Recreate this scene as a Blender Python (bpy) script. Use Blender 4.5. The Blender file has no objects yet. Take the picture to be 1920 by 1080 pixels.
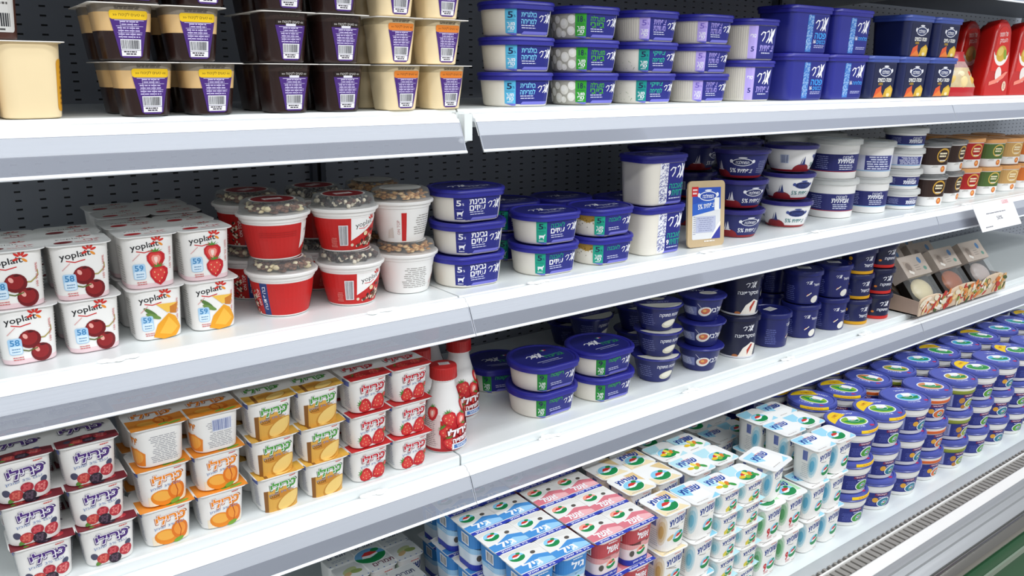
import bpy, bmesh, math, random, re
from mathutils import Vector, Matrix
R = math.radians
random.seed(7)
SC = bpy.context.scene
COL = SC.collection

# ------------------------------------------------------------------ camera
cam_d = bpy.data.cameras.new('camera'); cam = bpy.data.objects.new('camera', cam_d); COL.objects.link(cam)
cam_d.sensor_fit = 'HORIZONTAL'; cam_d.sensor_width = 36.0; cam_d.lens = 1531.05 / 1920 * 36
cam_d.clip_start = 0.02; cam_d.clip_end = 60
yaw, pit, rol = R(36.80518), R(14.79483), R(0.40612)
fw = Vector((math.sin(yaw)*math.cos(pit), math.cos(yaw)*math.cos(pit), -math.sin(pit)))
r0 = Vector((math.cos(yaw), -math.sin(yaw), 0)); u0 = r0.cross(fw)
rt = r0*math.cos(rol) + u0*math.sin(rol); up = u0*math.cos(rol) - r0*math.sin(rol)
cam.matrix_world = Matrix(((rt.x, up.x, -fw.x, 0), (rt.y, up.y, -fw.y, 0), (rt.z, up.z, -fw.z, 1.55), (0, 0, 0, 1)))
SC.camera = cam

# ------------------------------------------------------------------ light and exposure
SC.view_settings.view_transform = 'Standard'; SC.view_settings.look = 'None'
SC.view_settings.exposure = 0.0; SC.view_settings.gamma = 1.0; SC.view_settings.use_curve_mapping = False
SC.cycles.max_bounces = 8; SC.cycles.transparent_max_bounces = 12
SC.cycles.use_denoising = True
SC.cycles.caustics_reflective = False; SC.cycles.caustics_refractive = False
w = bpy.data.worlds.new('store_air'); SC.world = w; w.use_nodes = True
w.node_tree.nodes['Background'].inputs[0].default_value = (0.93, 0.96, 1.0, 1)
w.node_tree.nodes['Background'].inputs[1].default_value = 0.44
def area(name, loc, rot, sx, sy, power, col=(1, 1, 1)):
    l = bpy.data.lights.new(name, 'AREA'); l.shape = 'RECTANGLE'; l.size = sx; l.size_y = sy; l.energy = power; l.color = col
    o = bpy.data.objects.new(name, l); COL.objects.link(o); o.location = loc; o.rotation_euler = rot
    return o
area('ceiling_tube_light', (1.2, 0.15, 3.1), (R(14), 0, 0), 6.5, 0.25, 42, (0.95, 0.98, 1.0))
area('ceiling_tube_light', (1.2, -1.5, 3.1), (R(20), 0, 0), 6.5, 0.25, 112, (0.95, 0.98, 1.0))
area('canopy_tube_light', (1.2, 0.86, 2.25), (R(-4), 0, 0), 5.5, 0.06, 7, (0.93, 0.97, 1.0))

# ------------------------------------------------------------------ materials
def lin(h):
    h = h.lstrip('#'); h = h if len(h) == 6 else ''.join(x*2 for x in h)
    c = [int(h[i:i+2], 16)/255 for i in (0, 2, 4)]
    return tuple(x/12.92 if x <= 0.04045 else ((x+0.055)/1.055)**2.4 for x in c) + (1,)
MATS = {}
def ink(hexcol, rough=0.42, spec=0.4):
    k = (hexcol, rough)
    if k not in MATS:
        m = bpy.data.materials.new('print_' + hexcol.strip('#')); m.use_nodes = True
        b = m.node_tree.nodes['Principled BSDF']
        b.inputs['Base Color'].default_value = lin(hexcol); b.inputs['Roughness'].default_value = rough
        b.inputs['Specular IOR Level'].default_value = spec
        MATS[k] = m
    return MATS[k]
def plastic(name, hexcol, rough=0.35, var=0.04, scale=30.0, stretch=(1, 1, 1), bump=0.0, metal=0.0, coat=0.0):
    if name in MATS: return MATS[name]
    m = bpy.data.materials.new(name); m.use_nodes = True; nt = m.node_tree; b = nt.nodes['Principled BSDF']
    b.inputs['Roughness'].default_value = rough; b.inputs['Metallic'].default_value = metal
    if coat: b.inputs['Coat Weight'].default_value = coat
    tc = nt.nodes.new('ShaderNodeTexCoord'); mp = nt.nodes.new('ShaderNodeMapping'); mp.inputs['Scale'].default_value = stretch
    no = nt.nodes.new('ShaderNodeTexNoise'); no.inputs['Scale'].default_value = scale; no.inputs['Detail'].default_value = 3
    nt.links.new(tc.outputs['Object'], mp.inputs[0]); nt.links.new(mp.outputs[0], no.inputs['Vector'])
    mx = nt.nodes.new('ShaderNodeMix'); mx.data_type = 'RGBA'
    c = lin(hexcol); d = tuple(max(0, x*(1-var*4)) for x in c[:3]) + (1,)
    nt.links.new(no.outputs['Fac'], mx.inputs['Factor']); mx.inputs['A'].default_value = c; mx.inputs['B'].default_value = d
    nt.links.new(mx.outputs['Result'], b.inputs['Base Color'])
    if bump:
        bp = nt.nodes.new('ShaderNodeBump'); bp.inputs['Strength'].default_value = bump; bp.inputs['Distance'].default_value = 0.002
        nt.links.new(no.outputs['Fac'], bp.inputs['Height']); nt.links.new(bp.outputs[0], b.inputs['Normal'])
    MATS[name] = m
    return m
def clear(name, hexcol, opac=0.12, rough=0.08):
    if name in MATS: return MATS[name]
    m = bpy.data.materials.new(name); m.use_nodes = True; nt = m.node_tree
    out = nt.nodes['Material Output']; b = nt.nodes['Principled BSDF']
    b.inputs['Base Color'].default_value = lin(hexcol); b.inputs['Roughness'].default_value = rough
    tr = nt.nodes.new('ShaderNodeBsdfTransparent')
    lw = nt.nodes.new('ShaderNodeLayerWeight'); lw.inputs['Blend'].default_value = 0.25
    ad = nt.nodes.new('ShaderNodeMath'); ad.operation = 'ADD'; ad.use_clamp = True; ad.inputs[1].default_value = opac
    mu = nt.nodes.new('ShaderNodeMath'); mu.operation = 'MULTIPLY'; mu.inputs[1].default_value = 0.6
    nt.links.new(lw.outputs['Fresnel'], mu.inputs[0]); nt.links.new(mu.outputs[0], ad.inputs[0])
    mix = nt.nodes.new('ShaderNodeMixShader')
    nt.links.new(ad.outputs[0], mix.inputs[0]); nt.links.new(tr.outputs[0], mix.inputs[1]); nt.links.new(b.outputs[0], mix.inputs[2])
    nt.links.new(mix.outputs[0], out.inputs['Surface'])
    MATS[name] = m
    return m
def M(x):
    return ink(x) if isinstance(x, str) else x

# ------------------------------------------------------------------ mesh building (millimetres in, metres out)
class MB:
    def __init__(s): s.v = []; s.f = []; s.mi = []; s.m = []
    def slot(s, m):
        m = M(m)
        if m not in s.m: s.m.append(m)
        return s.m.index(m)
    def add(s, vs, fs, m):
        b = len(s.v); k = s.slot(m); s.v += [tuple(p) for p in vs]
        for f in fs: s.f.append(tuple(b+i for i in f)); s.mi.append(k)
        return s
    def box(s, x0, y0, z0, x1, y1, z1, m):
        vs = [(x, y, z) for x in (x0, x1) for y in (y0, y1) for z in (z0, z1)]
        return s.add(vs, [(0, 1, 3, 2), (4, 6, 7, 5), (0, 4, 5, 1), (2, 3, 7, 6), (0, 2, 6, 4), (1, 5, 7, 3)], m)
    def loft(s, outline, prof, m, cap0=True, cap1=True):
        n = len(outline); vs = []; fs = []
        for z, sc in prof: vs += [(x*sc, y*sc, z) for x, y in outline]
        for j in range(len(prof)-1):
            for i in range(n):
                a = j*n+i; b = j*n+(i+1) % n
                fs.append((a, b, b+n, a+n))
        if cap0: fs.append(tuple(range(n-1, -1, -1)))
        if cap1: fs.append(tuple((len(prof)-1)*n+i for i in range(n)))
        return s.add(vs, fs, m)
    def extr_x(s, pts, x0, x1, m, closed=True):
        n = len(pts); vs = [(x0, y, z) for y, z in pts] + [(x1, y, z) for y, z in pts]
        fs = [(i, (i+1) % n, (i+1) % n+n, i+n) for i in range(n if closed else n-1)]
        if closed: fs += [tuple(range(n-1, -1, -1)), tuple(range(n, 2*n))]
        return s.add(vs, fs, m)
    def ball(s, x, y, z, rx, ry, rz, m, nu=10, nv=6, rot=0.0):
        vs = []; fs = []
        c, q = math.cos(rot), math.sin(rot)
        for j in range(nv+1):
            t = math.pi*j/nv
            for i in range(nu):
                a = 2*math.pi*i/nu
                px, py = rx*math.sin(t)*math.cos(a), ry*math.sin(t)*math.sin(a)
                vs.append((x+px*c-py*q, y+px*q+py*c, z-rz*math.cos(t)))
        for j in range(nv):
            for i in range(nu):
                fs.append((j*nu+i, j*nu+(i+1) % nu, (j+1)*nu+(i+1) % nu, (j+1)*nu+i))
        return s.add(vs, fs, m)
    def mesh(s, name, sharp=38, scale=0.001):
        me = bpy.data.meshes.new(name)
        me.from_pydata([(x*scale, y*scale, z*scale) for x, y, z in s.v], [], s.f)
        for m in s.m: me.materials.append(m)
        me.polygons.foreach_set('material_index', s.mi)
        bm = bmesh.new(); bm.from_mesh(me)
        bmesh.ops.remove_doubles(bm, verts=bm.verts, dist=1e-6)
        bmesh.ops.recalc_face_normals(bm, faces=bm.faces)
        bm.to_mesh(me); bm.free()
        me.polygons.foreach_set('use_smooth', [True]*len(me.polygons))
        if sharp: me.set_sharp_from_angle(angle=R(sharp))
        return me

def circ(r, n=40):
    return [(r*math.sin(2*math.pi*i/n), -r*math.cos(2*math.pi*i/n)) for i in range(n)]
def rrect(wd, dp, rad, n=6):
    pts = [(0, -dp/2)]
    for cx, cy, a0 in ((1, -1, -90), (1, 1, 0), (-1, 1, 90), (-1, -1, 180)):
        for k in range(n+1):
            a = R(a0 + 90*k/n)
            pts.append((cx*(wd/2-rad)+rad*math.cos(a), cy*(dp/2-rad)+rad*math.sin(a)))
    return pts
def dshape(rr, ch=0.83, n=40):
    a0 = math.acos(ch); hc = rr*math.sin(a0); pts = [(0, -rr*ch), (hc*.5, -rr*ch), (hc*.86, -rr*ch)]
    for i in range(n+1):
        a = a0*1.12 + (2*math.pi-2.24*a0)*i/n
        pts.append((rr*math.sin(a), -rr*math.cos(a)))
    return pts + [(-hc*.86, -rr*ch), (-hc*.5, -rr*ch)]
class Path2:
    def __init__(s, o):
        s.o = o; s.c = [0]
        for i in range(len(o)): s.c.append(s.c[-1]+math.dist(o[i], o[(i+1) % len(o)]))
        s.L = s.c[-1]
    def at(s, u):
        u %= s.L
        lo, hi = 0, len(s.c)-1
        while hi-lo > 1:
            m = (lo+hi)//2
            if s.c[m] <= u: lo = m
            else: hi = m
        t = (u-s.c[lo])/max(1e-9, s.c[lo+1]-s.c[lo]); a, b = s.o[lo], s.o[(lo+1) % len(s.o)]
        return (a[0]+(b[0]-a[0])*t, a[1]+(b[1]-a[1])*t)

# ------------------------------------------------------------------ lettering and printed pictures
TX = {}
def text_mesh(t, bold):
    k = (t, bold)
    if k in TX: return TX[k]
    cu = bpy.data.curves.new('lettering', 'FONT'); cu.size = 1; cu.resolution_u = 2; cu.offset = bold
    if any('\u0590' <= c <= '\u05ff' for c in t): cu.body = re.sub(r'[0-9%]+', lambda m: m.group()[::-1], t[::-1])
    else: cu.body = t
    o = bpy.data.objects.new('lettering', cu); COL.objects.link(o)
    dg = bpy.context.evaluated_depsgraph_get()
    me = bpy.data.meshes.new_from_object(o.evaluated_get(dg))
    vs = [(v.co.x, v.co.y) for v in me.vertices]; fs = [tuple(p.vertices) for p in me.polygons]
    bpy.data.objects.remove(o); bpy.data.curves.remove(cu); bpy.data.meshes.remove(me)
    if not vs: vs, fs = [(0, 0), (1, 0), (1, 1)], [(0, 1, 2)]
    x0 = min(v[0] for v in vs); x1 = max(v[0] for v in vs); y0 = min(v[1] for v in vs); y1 = max(v[1] for v in vs)
    vs = [((x-(x0+x1)/2)/max(1e-6, x1-x0), (y-(y0+y1)/2)/max(1e-6, y1-y0)) for x, y in vs]
    TX[k] = (vs, fs)
    return TX[k]
class Dec:
    def __init__(s, off=0.25, step=0.03): s.P = []; s.k = 0; s.off = off; s.step = step; s.rs = random.Random(3)
    def add(s, vs, fs, c): s.P.append((vs, fs, c, s.k)); s.k += 1; return s
    def poly(s, pts, c): return s.add(list(pts), [tuple(range(len(pts)))], c)
    def rect(s, x0, y0, x1, y1, c, r=0):
        if not r: return s.poly([(x0, y0), (x1, y0), (x1, y1), (x0, y1)], c)
        pts = []
        for cx, cy, a0 in ((x1-r, y0+r, -90), (x1-r, y1-r, 0), (x0+r, y1-r, 90), (x0+r, y0+r, 180)):
            pts += [(cx+r*math.cos(R(a0+30*k)), cy+r*math.sin(R(a0+30*k))) for k in range(4)]
        return s.poly(pts, c)
    def ell(s, x, y, rx, ry, c, rot=0, n=18, a0=0, a1=360):
        q, p = math.cos(R(rot)), math.sin(R(rot)); pts = []
        for i in range(n):
            a = R(a0+(a1-a0)*i/(n if a1-a0 == 360 else n-1)); X, Y = rx*math.cos(a), ry*math.sin(a)
            pts.append((x+X*q-Y*p, y+X*p+Y*q))
        return s.poly(pts, c)
    def line(s, pts, wd, c):
        vs = []; fs = []
        for i, (x, y) in enumerate(pts):
            a = pts[max(0, i-1)]; b = pts[min(len(pts)-1, i+1)]; dx, dy = b[0]-a[0], b[1]-a[1]; L = math.hypot(dx, dy) or 1
            vs += [(x-dy/L*wd/2, y+dx/L*wd/2), (x+dy/L*wd/2, y-dx/L*wd/2)]
            if i: fs.append((2*i-2, 2*i-1, 2*i+1, 2*i))
        return s.add(vs, fs, c)
    def text(s, t, x, y, wd, h, c, bold=0.02, rot=0, shear=0.0, out=None, ow=0.06):
        q, p = math.cos(R(rot)), math.sin(R(rot))
        for bb, cc, g in (((ow, out, 1.10),) if out else ()) + ((bold, c, 1.0),):
            vs, fs = text_mesh(t, bb); o = []
            for a, b in vs:
                X, Y = a*wd*(1+(g-1)*.35) + b*h*shear, b*h*g
                o.append((x+X*q-Y*p, y+X*p+Y*q))
            s.add(o, fs, cc)
        return s
    def lines(s, x0, y0, x1, y1, n, c, thick=0.5, rag=0.35):
        vs = []; fs = []; dy = (y1-y0)/n
        for i in range(n):
            y = y0+dy*(i+.5); x = x0 + (x1-x0)*rag*s.rs.random()*.6
            end = x1 - (x1-x0)*rag*s.rs.random()*.6
            while x < end:
                L = min(end-x, (x1-x0)*s.rs.uniform(.07, .24)); b = len(vs); t = dy*thick/2
                vs += [(x, y-t), (x+L, y-t), (x+L, y+t), (x, y+t)]; fs.append((b, b+1, b+2, b+3)); x += L + (x1-x0)*.03
        return s.add(vs, fs, c)
    def bars(s, x0, y0, x1, y1, c='#20202a', bg='#e8e8ec', n=15):
        if bg: s.rect(x0-1, y0-1, x1+1, y1+1, bg)
        vs = []; fs = []; x = x0; st = (x1-x0)/n
        for i in range(n):
            wd = st*s.rs.uniform(.25, .75); b = len(vs)
            vs += [(x, y0), (x+wd, y0), (x+wd, y1), (x, y1)]; fs.append((b, b+1, b+2, b+3)); x += st
        return s.add(vs, fs, c)
    # --- pictures
    def cherries(s, x, y, k):
        s.line([(x-.1*k, y+.25*k), (x+.35*k, y+.22*k), (x+.62*k, y+.42*k), (x+.6*k, y+.6*k)], .05*k, '#a89a5a')
        for dx, dy in ((-.12, .22), (.22, -.3)):
            s.ell(x+dx*k, y+dy*k, .36*k, .33*k, '#6e1118'); s.ell(x+(dx-.03)*k, y+(dy+.04)*k, .28*k, .25*k, '#8d1c20')
            s.ell(x+(dx-.14)*k, y+(dy+.12)*k, .07*k, .1*k, '#e6a49a', 30); s.ell(x+(dx+.05)*k, y+(dy+.26)*k, .1*k, .03*k, '#4a0a10')
        s.line([(x-.5*k, y-.1*k), (x-.2*k, y-.2*k), (x+.1*k, y-.12*k)], .045*k, '#5c6a30')
    def straw(s, x, y, k, rot=0, cut=False):
        q, p = math.cos(R(rot)), math.sin(R(rot)); T = lambda a, b: (x+(a*q-b*p)*k, y+(a*p+b*q)*k)
        for a in (60, 90, 120, 35, 145):
            s.poly([T(-.08, .34), T(.08, .34), T(.42*math.cos(R(a)), .3+.3*math.sin(R(a)))], '#4d8a34')
        out = [(0, -.5), (.24, -.34), (.42, -.02), (.42, .22), (.26, .38), (0, .36), (-.26, .38), (-.42, .22), (-.42, -.02), (-.24, -.34)]
        s.poly([T(*o) for o in out], '#c0202a'); s.poly([T(o[0]*.72-.03, o[1]*.72+.03) for o in out], '#d8403c')
        if cut: s.poly([T(o[0]*.5, o[1]*.55) for o in out], '#f0958a'); s.poly([T(o[0]*.2, o[1]*.35) for o in out], '#f8d8cc')
        else:
            for a, b in ((-.2, .15), (.1, .2), (.25, .05), (-.05, 0), (-.22, -.1), (.1, -.18), (-.03, -.32)):
                s.ell(*T(a, b), .028*k, .04*k, '#f2c890', n=6)
    def peach(s, x, y, k):
        s.ell(x-.2*k, y-.05*k, .5*k, .34*k, '#e88a22', -12); s.ell(x-.22*k, y+.02*k, .38*k, .22*k, '#f2ae48', -12)
        s.ell(x+.38*k, y+.12*k, .36*k, .42*k, '#e0761c', 20); s.ell(x+.36*k, y+.16*k, .24*k, .28*k, '#f0983a', 20)
        s.line([(x+.3*k, y+.5*k), (x+.42*k, y+.1*k), (x+.36*k, y-.2*k)], .04*k, '#b85210')
        s.ell(x+.3*k, y-.3*k, .22*k, .09*k, '#7aa63a', 15)
    def berries(s, x, y, k):
        s.ell(x-.85*k, y+.05*k, .17*k, .17*k, '#4a4a62'); s.ell(x+.75*k, y+.35*k, .16*k, .15*k, '#464a66'); s.ell(x-.66*k, y-.3*k, .2*k, .1*k, '#5c8a3c', 30)
        for cx, cy, rr, c0, c1 in ((-.45, -.12, .3, '#b83a3c', '#d8685c'), (.62, .02, .32, '#b83440', '#e07a78'), (.02, .16, .27, '#a82838', '#cc5058'), (.08, -.24, .3, '#2c2230', '#5a4658')):
            s.ell(x+cx*k, y+cy*k, rr*k, rr*k*.85, c0)
            for i in range(9):
                a = i*40+10; q = .62 if i % 2 else .34
                s.ell(x+(cx+rr*q*math.cos(R(a)))*k, y+(cy+rr*.85*q*math.sin(R(a)))*k, .06*k, .055*k, c1, n=8)
    def pineapple(s, x, y, k):
        s.poly([(x-.75*k, y-.45*k), (x+.7*k, y-.5*k), (x+.75*k, y+.05*k), (x+.1*k, y+.5*k), (x-.72*k, y+.42*k)], '#dba64a')
        s.poly([(x-.75*k, y-.45*k), (x-.6*k, y-.45*k), (x-.56*k, y+.44*k), (x-.72*k, y+.42*k)], '#8a5a26')
        s.ell(x-.1*k, y+.2*k, .4*k, .14*k, '#c8862e', 8); s.ell(x+.22*k, y-.12*k, .56*k, .3*k, '#c48a34', 28); s.ell(x+.24*k, y-.1*k, .5*k, .25*k, '#f0cc78', 28)
    def ananas(s, x, y, k):
        s.ell(x-.5*k, y+.45*k, .32*k, .08*k, '#54763a', 140); s.ell(x-.42*k, y+.3*k, .3*k, .08*k, '#6c8e46', 155)
        s.poly([(x-.5*k, y-.52*k), (x-.3*k, y-.05*k), (x+.15*k, y+.35*k), (x+.4*k, y+.2*k), (x+.68*k, y-.3*k), (x+.4*k, y-.58*k), (x-.1*k, y-.64*k)], '#e8a024')
        s.poly([(x-.25*k, y-.4*k), (x+.15*k, y+.2*k), (x+.5*k, y-.25*k), (x+.2*k, y-.5*k)], '#f2b844')
        s.poly([(x-.3*k, y+.75*k), (x+.55*k, y+.72*k), (x+.5*k, y+.45*k), (x+.1*k, y+.38*k)], '#f0c052'); s.poly([(x+.2*k, y+.6*k), (x+.5*k, y+.7*k), (x+.45*k, y+.3*k), (x+.2*k, y+.35*k)], '#c87a2a')
    def dairy_logo(s, x, y, k, rot=0, sky='#8ccdea'):
        q, p = math.cos(R(rot)), math.sin(R(rot)); T = lambda a, b: (x+(a*q-b*p)*k, y+(a*p+b*q)*k)
        s.ell(x, y, k, .8*k, '#f4f6f4', rot); s.ell(x, y, .93*k, .74*k, sky, rot)
        s.poly([T(.93*math.cos(R(a)), .74*math.sin(R(a))) for a in range(175, 361, 15)] + [T(.5, .02), T(.1, -.2), T(-.4, -.15)], '#16884a')
        s.poly([T(-.55, -.1), T(-.1, -.22), T(.5, -.02), T(.45, .2), T(-.4, .18)], '#f6f6f4'); s.poly([T(-.5, .14), T(-.15, .42), T(.4, .36), T(.5, .12), T(0, .02)], '#d23430')
        s.ell(*T(.48, .4), .26*k, .18*k, '#1a8a4c', rot)
    def gad(s, x, y, wd, h, c='#f4f4fa'):
        P = lambda *q: [(x+a*wd, y+b*h) for a, b in q]
        s.poly(P((.1, -.5), (.2, -.05), (.36, .35), (.52, .55), (.46, .1), (.3, -.3)), c); s.poly(P((.2, .5), (.28, .48), (.34, .1), (.44, -.5), (.33, -.35), (.25, .05)), c)
        s.line(P((-.06, .26), (.06, .36), (.13, .26), (.1, -.12), (-.06, -.42)), wd*.065, c); s.line(P((.08, -.1), (.2, -.42)), wd*.055, c)
        s.line(P((-.52, .06), (-.36, .26), (-.14, .22)), wd*.06, c); s.line(P((-.2, .24), (-.22, -.06), (-.38, -.34)), wd*.06, c)
    def oval_logo(s, x, y, wd, c='#e8e8f0', bg='#16225a'):
        s.ell(x, y, wd*.5, wd*.2, c); s.ell(x, y, wd*.46, wd*.165, bg); s.text('המחלבה', x, y, wd*.62, wd*.17, c, .02)
        s.ell(x, y+wd*.24, wd*.2, wd*.035, c); s.ell(x-wd*.52, y+wd*.05, wd*.08, wd*.09, c); s.ell(x+wd*.52, y+wd*.05, wd*.08, wd*.09, c)
    # --- onto a wall or a flat face
    def _bm(s):
        bm = bmesh.new(); cols = []
        for vs, fs, c, k in s.P:
            m = M(c)
            if m not in cols: cols.append(m)
            bv = [bm.verts.new((a, b, k)) for a, b in vs]
            for f in fs:
                try: q = bm.faces.new([bv[i] for i in f]); q.material_index = cols.index(m)
                except ValueError: pass
        bmesh.ops.triangulate(bm, faces=[f for f in bm.faces if len(f.verts) > 4])
        bmesh.ops.triangulate(bm, faces=[f for f in bm.faces if len(f.verts) == 4])
        return bm, cols
    def _fin(s, bm, cols, name):
        me = bpy.data.meshes.new(name); bm.to_mesh(me); bm.free()
        for m in cols: me.materials.append(m)
        return me
    def wrap(s, outline, prof, name='label'):
        bm, cols = s._bm(); P = Path2(outline)
        us = [v.co.x for v in bm.verts]; vs = [v.co.y for v in bm.verts]
        ulo, uhi, vlo, vhi = min(us), max(us), min(vs), max(vs)
        cuts = [(Vector((c+k*P.L, 0, 0)), Vector((1, 0, 0))) for c in P.c[:-1] for k in (-1, 0, 1) if ulo+.05 < c+k*P.L < uhi-.05]
        cuts += [(Vector((0, z, 0)), Vector((0, 1, 0))) for z, _ in prof if vlo+.05 < z < vhi-.05]
        for co, no in cuts:
            bmesh.ops.bisect_plane(bm, geom=bm.verts[:]+bm.edges[:]+bm.faces[:], plane_co=co, plane_no=no, dist=1e-4)
        for v in bm.verts:
            u, z, k = v.co; off = s.off+s.step*k
            sc = prof[-1][1] if z >= prof[-1][0] else prof[0][1]
            for (z0, s0), (z1, s1) in zip(prof, prof[1:]):
                if z0 <= z <= z1 and z1 > z0: sc = s0+(s1-s0)*(z-z0)/(z1-z0); break
            a = P.at(u-.6); b = P.at(u+.6); x, y = P.at(u); dx, dy = b[0]-a[0], b[1]-a[1]; L = math.hypot(dx, dy) or 1
            v.co = Vector(((x*sc+dy/L*off)*.001, (y*sc-dx/L*off)*.001, z*.001))
        bm.normal_update()
        return s._fin(bm, cols, name)
    def flat(s, z, name='print', tf=None):
        bm, cols = s._bm()
        for v in bm.verts:
            x, y, k = v.co; p = Vector((x, y, z+s.off+s.step*k))
            v.co = (tf(p) if tf else p)*.001
        return s._fin(bm, cols, name)

# ------------------------------------------------------------------ things
def props(o, label=None, cat=None, group=None, kind=None):
    for k, v in (('label', label), ('category', cat), ('group', group), ('kind', kind)):
        if v: o[k] = v
    return o
class Part:
    def __init__(s, name, mesh, loc=(0, 0, 0), rot=0, subs=(), label=None, kind=None):
        s.name, s.mesh, s.loc, s.rot, s.subs, s.label, s.kind = name, mesh, loc, rot, list(subs), label, kind
def put(spec, name, label, cat, loc, rotz=0, group=None, tilt=(0, 0)):
    root = bpy.data.objects.new(name, None); COL.objects.link(root); root.empty_display_size = .02
    root.location = (loc[0], loc[1], loc[2]+.0006); root.rotation_euler = (tilt[0], tilt[1], rotz); props(root, label, cat, group)
    def rec(p, par):
        o = bpy.data.objects.new(p.name, p.mesh); COL.objects.link(o); o.parent = par
        o.location = [c*.001 for c in p.loc]; o.rotation_euler = (0, 0, p.rot)
        props(o, p.label, kind=p.kind)
        for q in p.subs: rec(q, o)
    for p in spec: rec(p, root)
    return root
def solid(name, mb, parent=None, kind=None, label=None, cat=None, sharp=38, scale=1.0, group=None):
    o = bpy.data.objects.new(name, mb.mesh(name, sharp, scale)); COL.objects.link(o)
    if parent: o.parent = parent
    return props(o, label, cat, group, kind)
# ------------------------------------------------------------------ the refrigerated case
ZA, ZB, ZC, ZD = 1.4945, 1.196, 0.912, 0.56
white_metal = plastic('white_shelf_metal', '#e9eeee', 0.32, 0.01, 14)
rail_white = plastic('rail_white_plastic', '#f8fafb', 0.3, 0.012, 9, (0.15, 40, 40), 0.15, coat=0.3)
flap_m = clear('rail_clear_flap', '#a9aebb', 0.4, 0.45)
bead_m = plastic('rail_clear_edge', '#e8ebf0', 0.15, 0.01)
bracket_m = plastic('bracket_white', '#d8dcda', 0.4, 0.02)

def slotted_wall():
    m = bpy.data.materials.new('slotted_dark_panel'); m.use_nodes = True; nt = m.node_tree; b = nt.nodes['Principled BSDF']
    b.inputs['Roughness'].default_value = 0.5
    tc = nt.nodes.new('ShaderNodeTexCoord'); sp = nt.nodes.new('ShaderNodeSeparateXYZ'); nt.links.new(tc.outputs['Object'], sp.inputs[0])
    def mth(op, a, v):
        n = nt.nodes.new('ShaderNodeMath'); n.operation = op; nt.links.new(a, n.inputs[0])
        if isinstance(v, float): n.inputs[1].default_value = v
        elif v is not None: nt.links.new(v, n.inputs[1])
        return n.outputs[0]
    fx = mth('FRACT', mth('DIVIDE', sp.outputs['X'], 0.036), None); fz = mth('FRACT', mth('DIVIDE', sp.outputs['Z'], 0.0147), None)
    hole = mth('MULTIPLY', mth('LESS_THAN', fx, 0.26), mth('LESS_THAN', fz, 0.2))
    mx = nt.nodes.new('ShaderNodeMix'); mx.data_type = 'RGBA'; nt.links.new(hole, mx.inputs['Factor'])
    mx.inputs['A'].default_value = lin('#9a9fa9'); mx.inputs['B'].default_value = lin('#0c0d10'); nt.links.new(mx.outputs['Result'], b.inputs['Base Color'])
    return m
wall = solid('wall_back', MB().box(-1.2, 1.56, 0.45, 4.6, 1.6, 2.3, slotted_wall()), kind='structure')
floor = solid('floor', MB().box(-3, -4, -0.05, 6, 1.7, 0.0, plastic('floor_tile', '#b9b6ae', 0.35, 0.04, 4)), kind='structure')
for i, x in enumerate((-0.81, 0.672, 2.118)):
    solid('trim_%d' % (i+1), MB().box(x-.014, 1.545, 0.5, x-.004, 1.562, 2.28, '#4c525e').box(x+.004, 1.545, 0.5, x+.014, 1.562, 2.28, '#4c525e').box(x-.004, 1.552, .5, x+.004, 1.562, 2.28, '#0b0c0f'), kind='structure')

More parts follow.
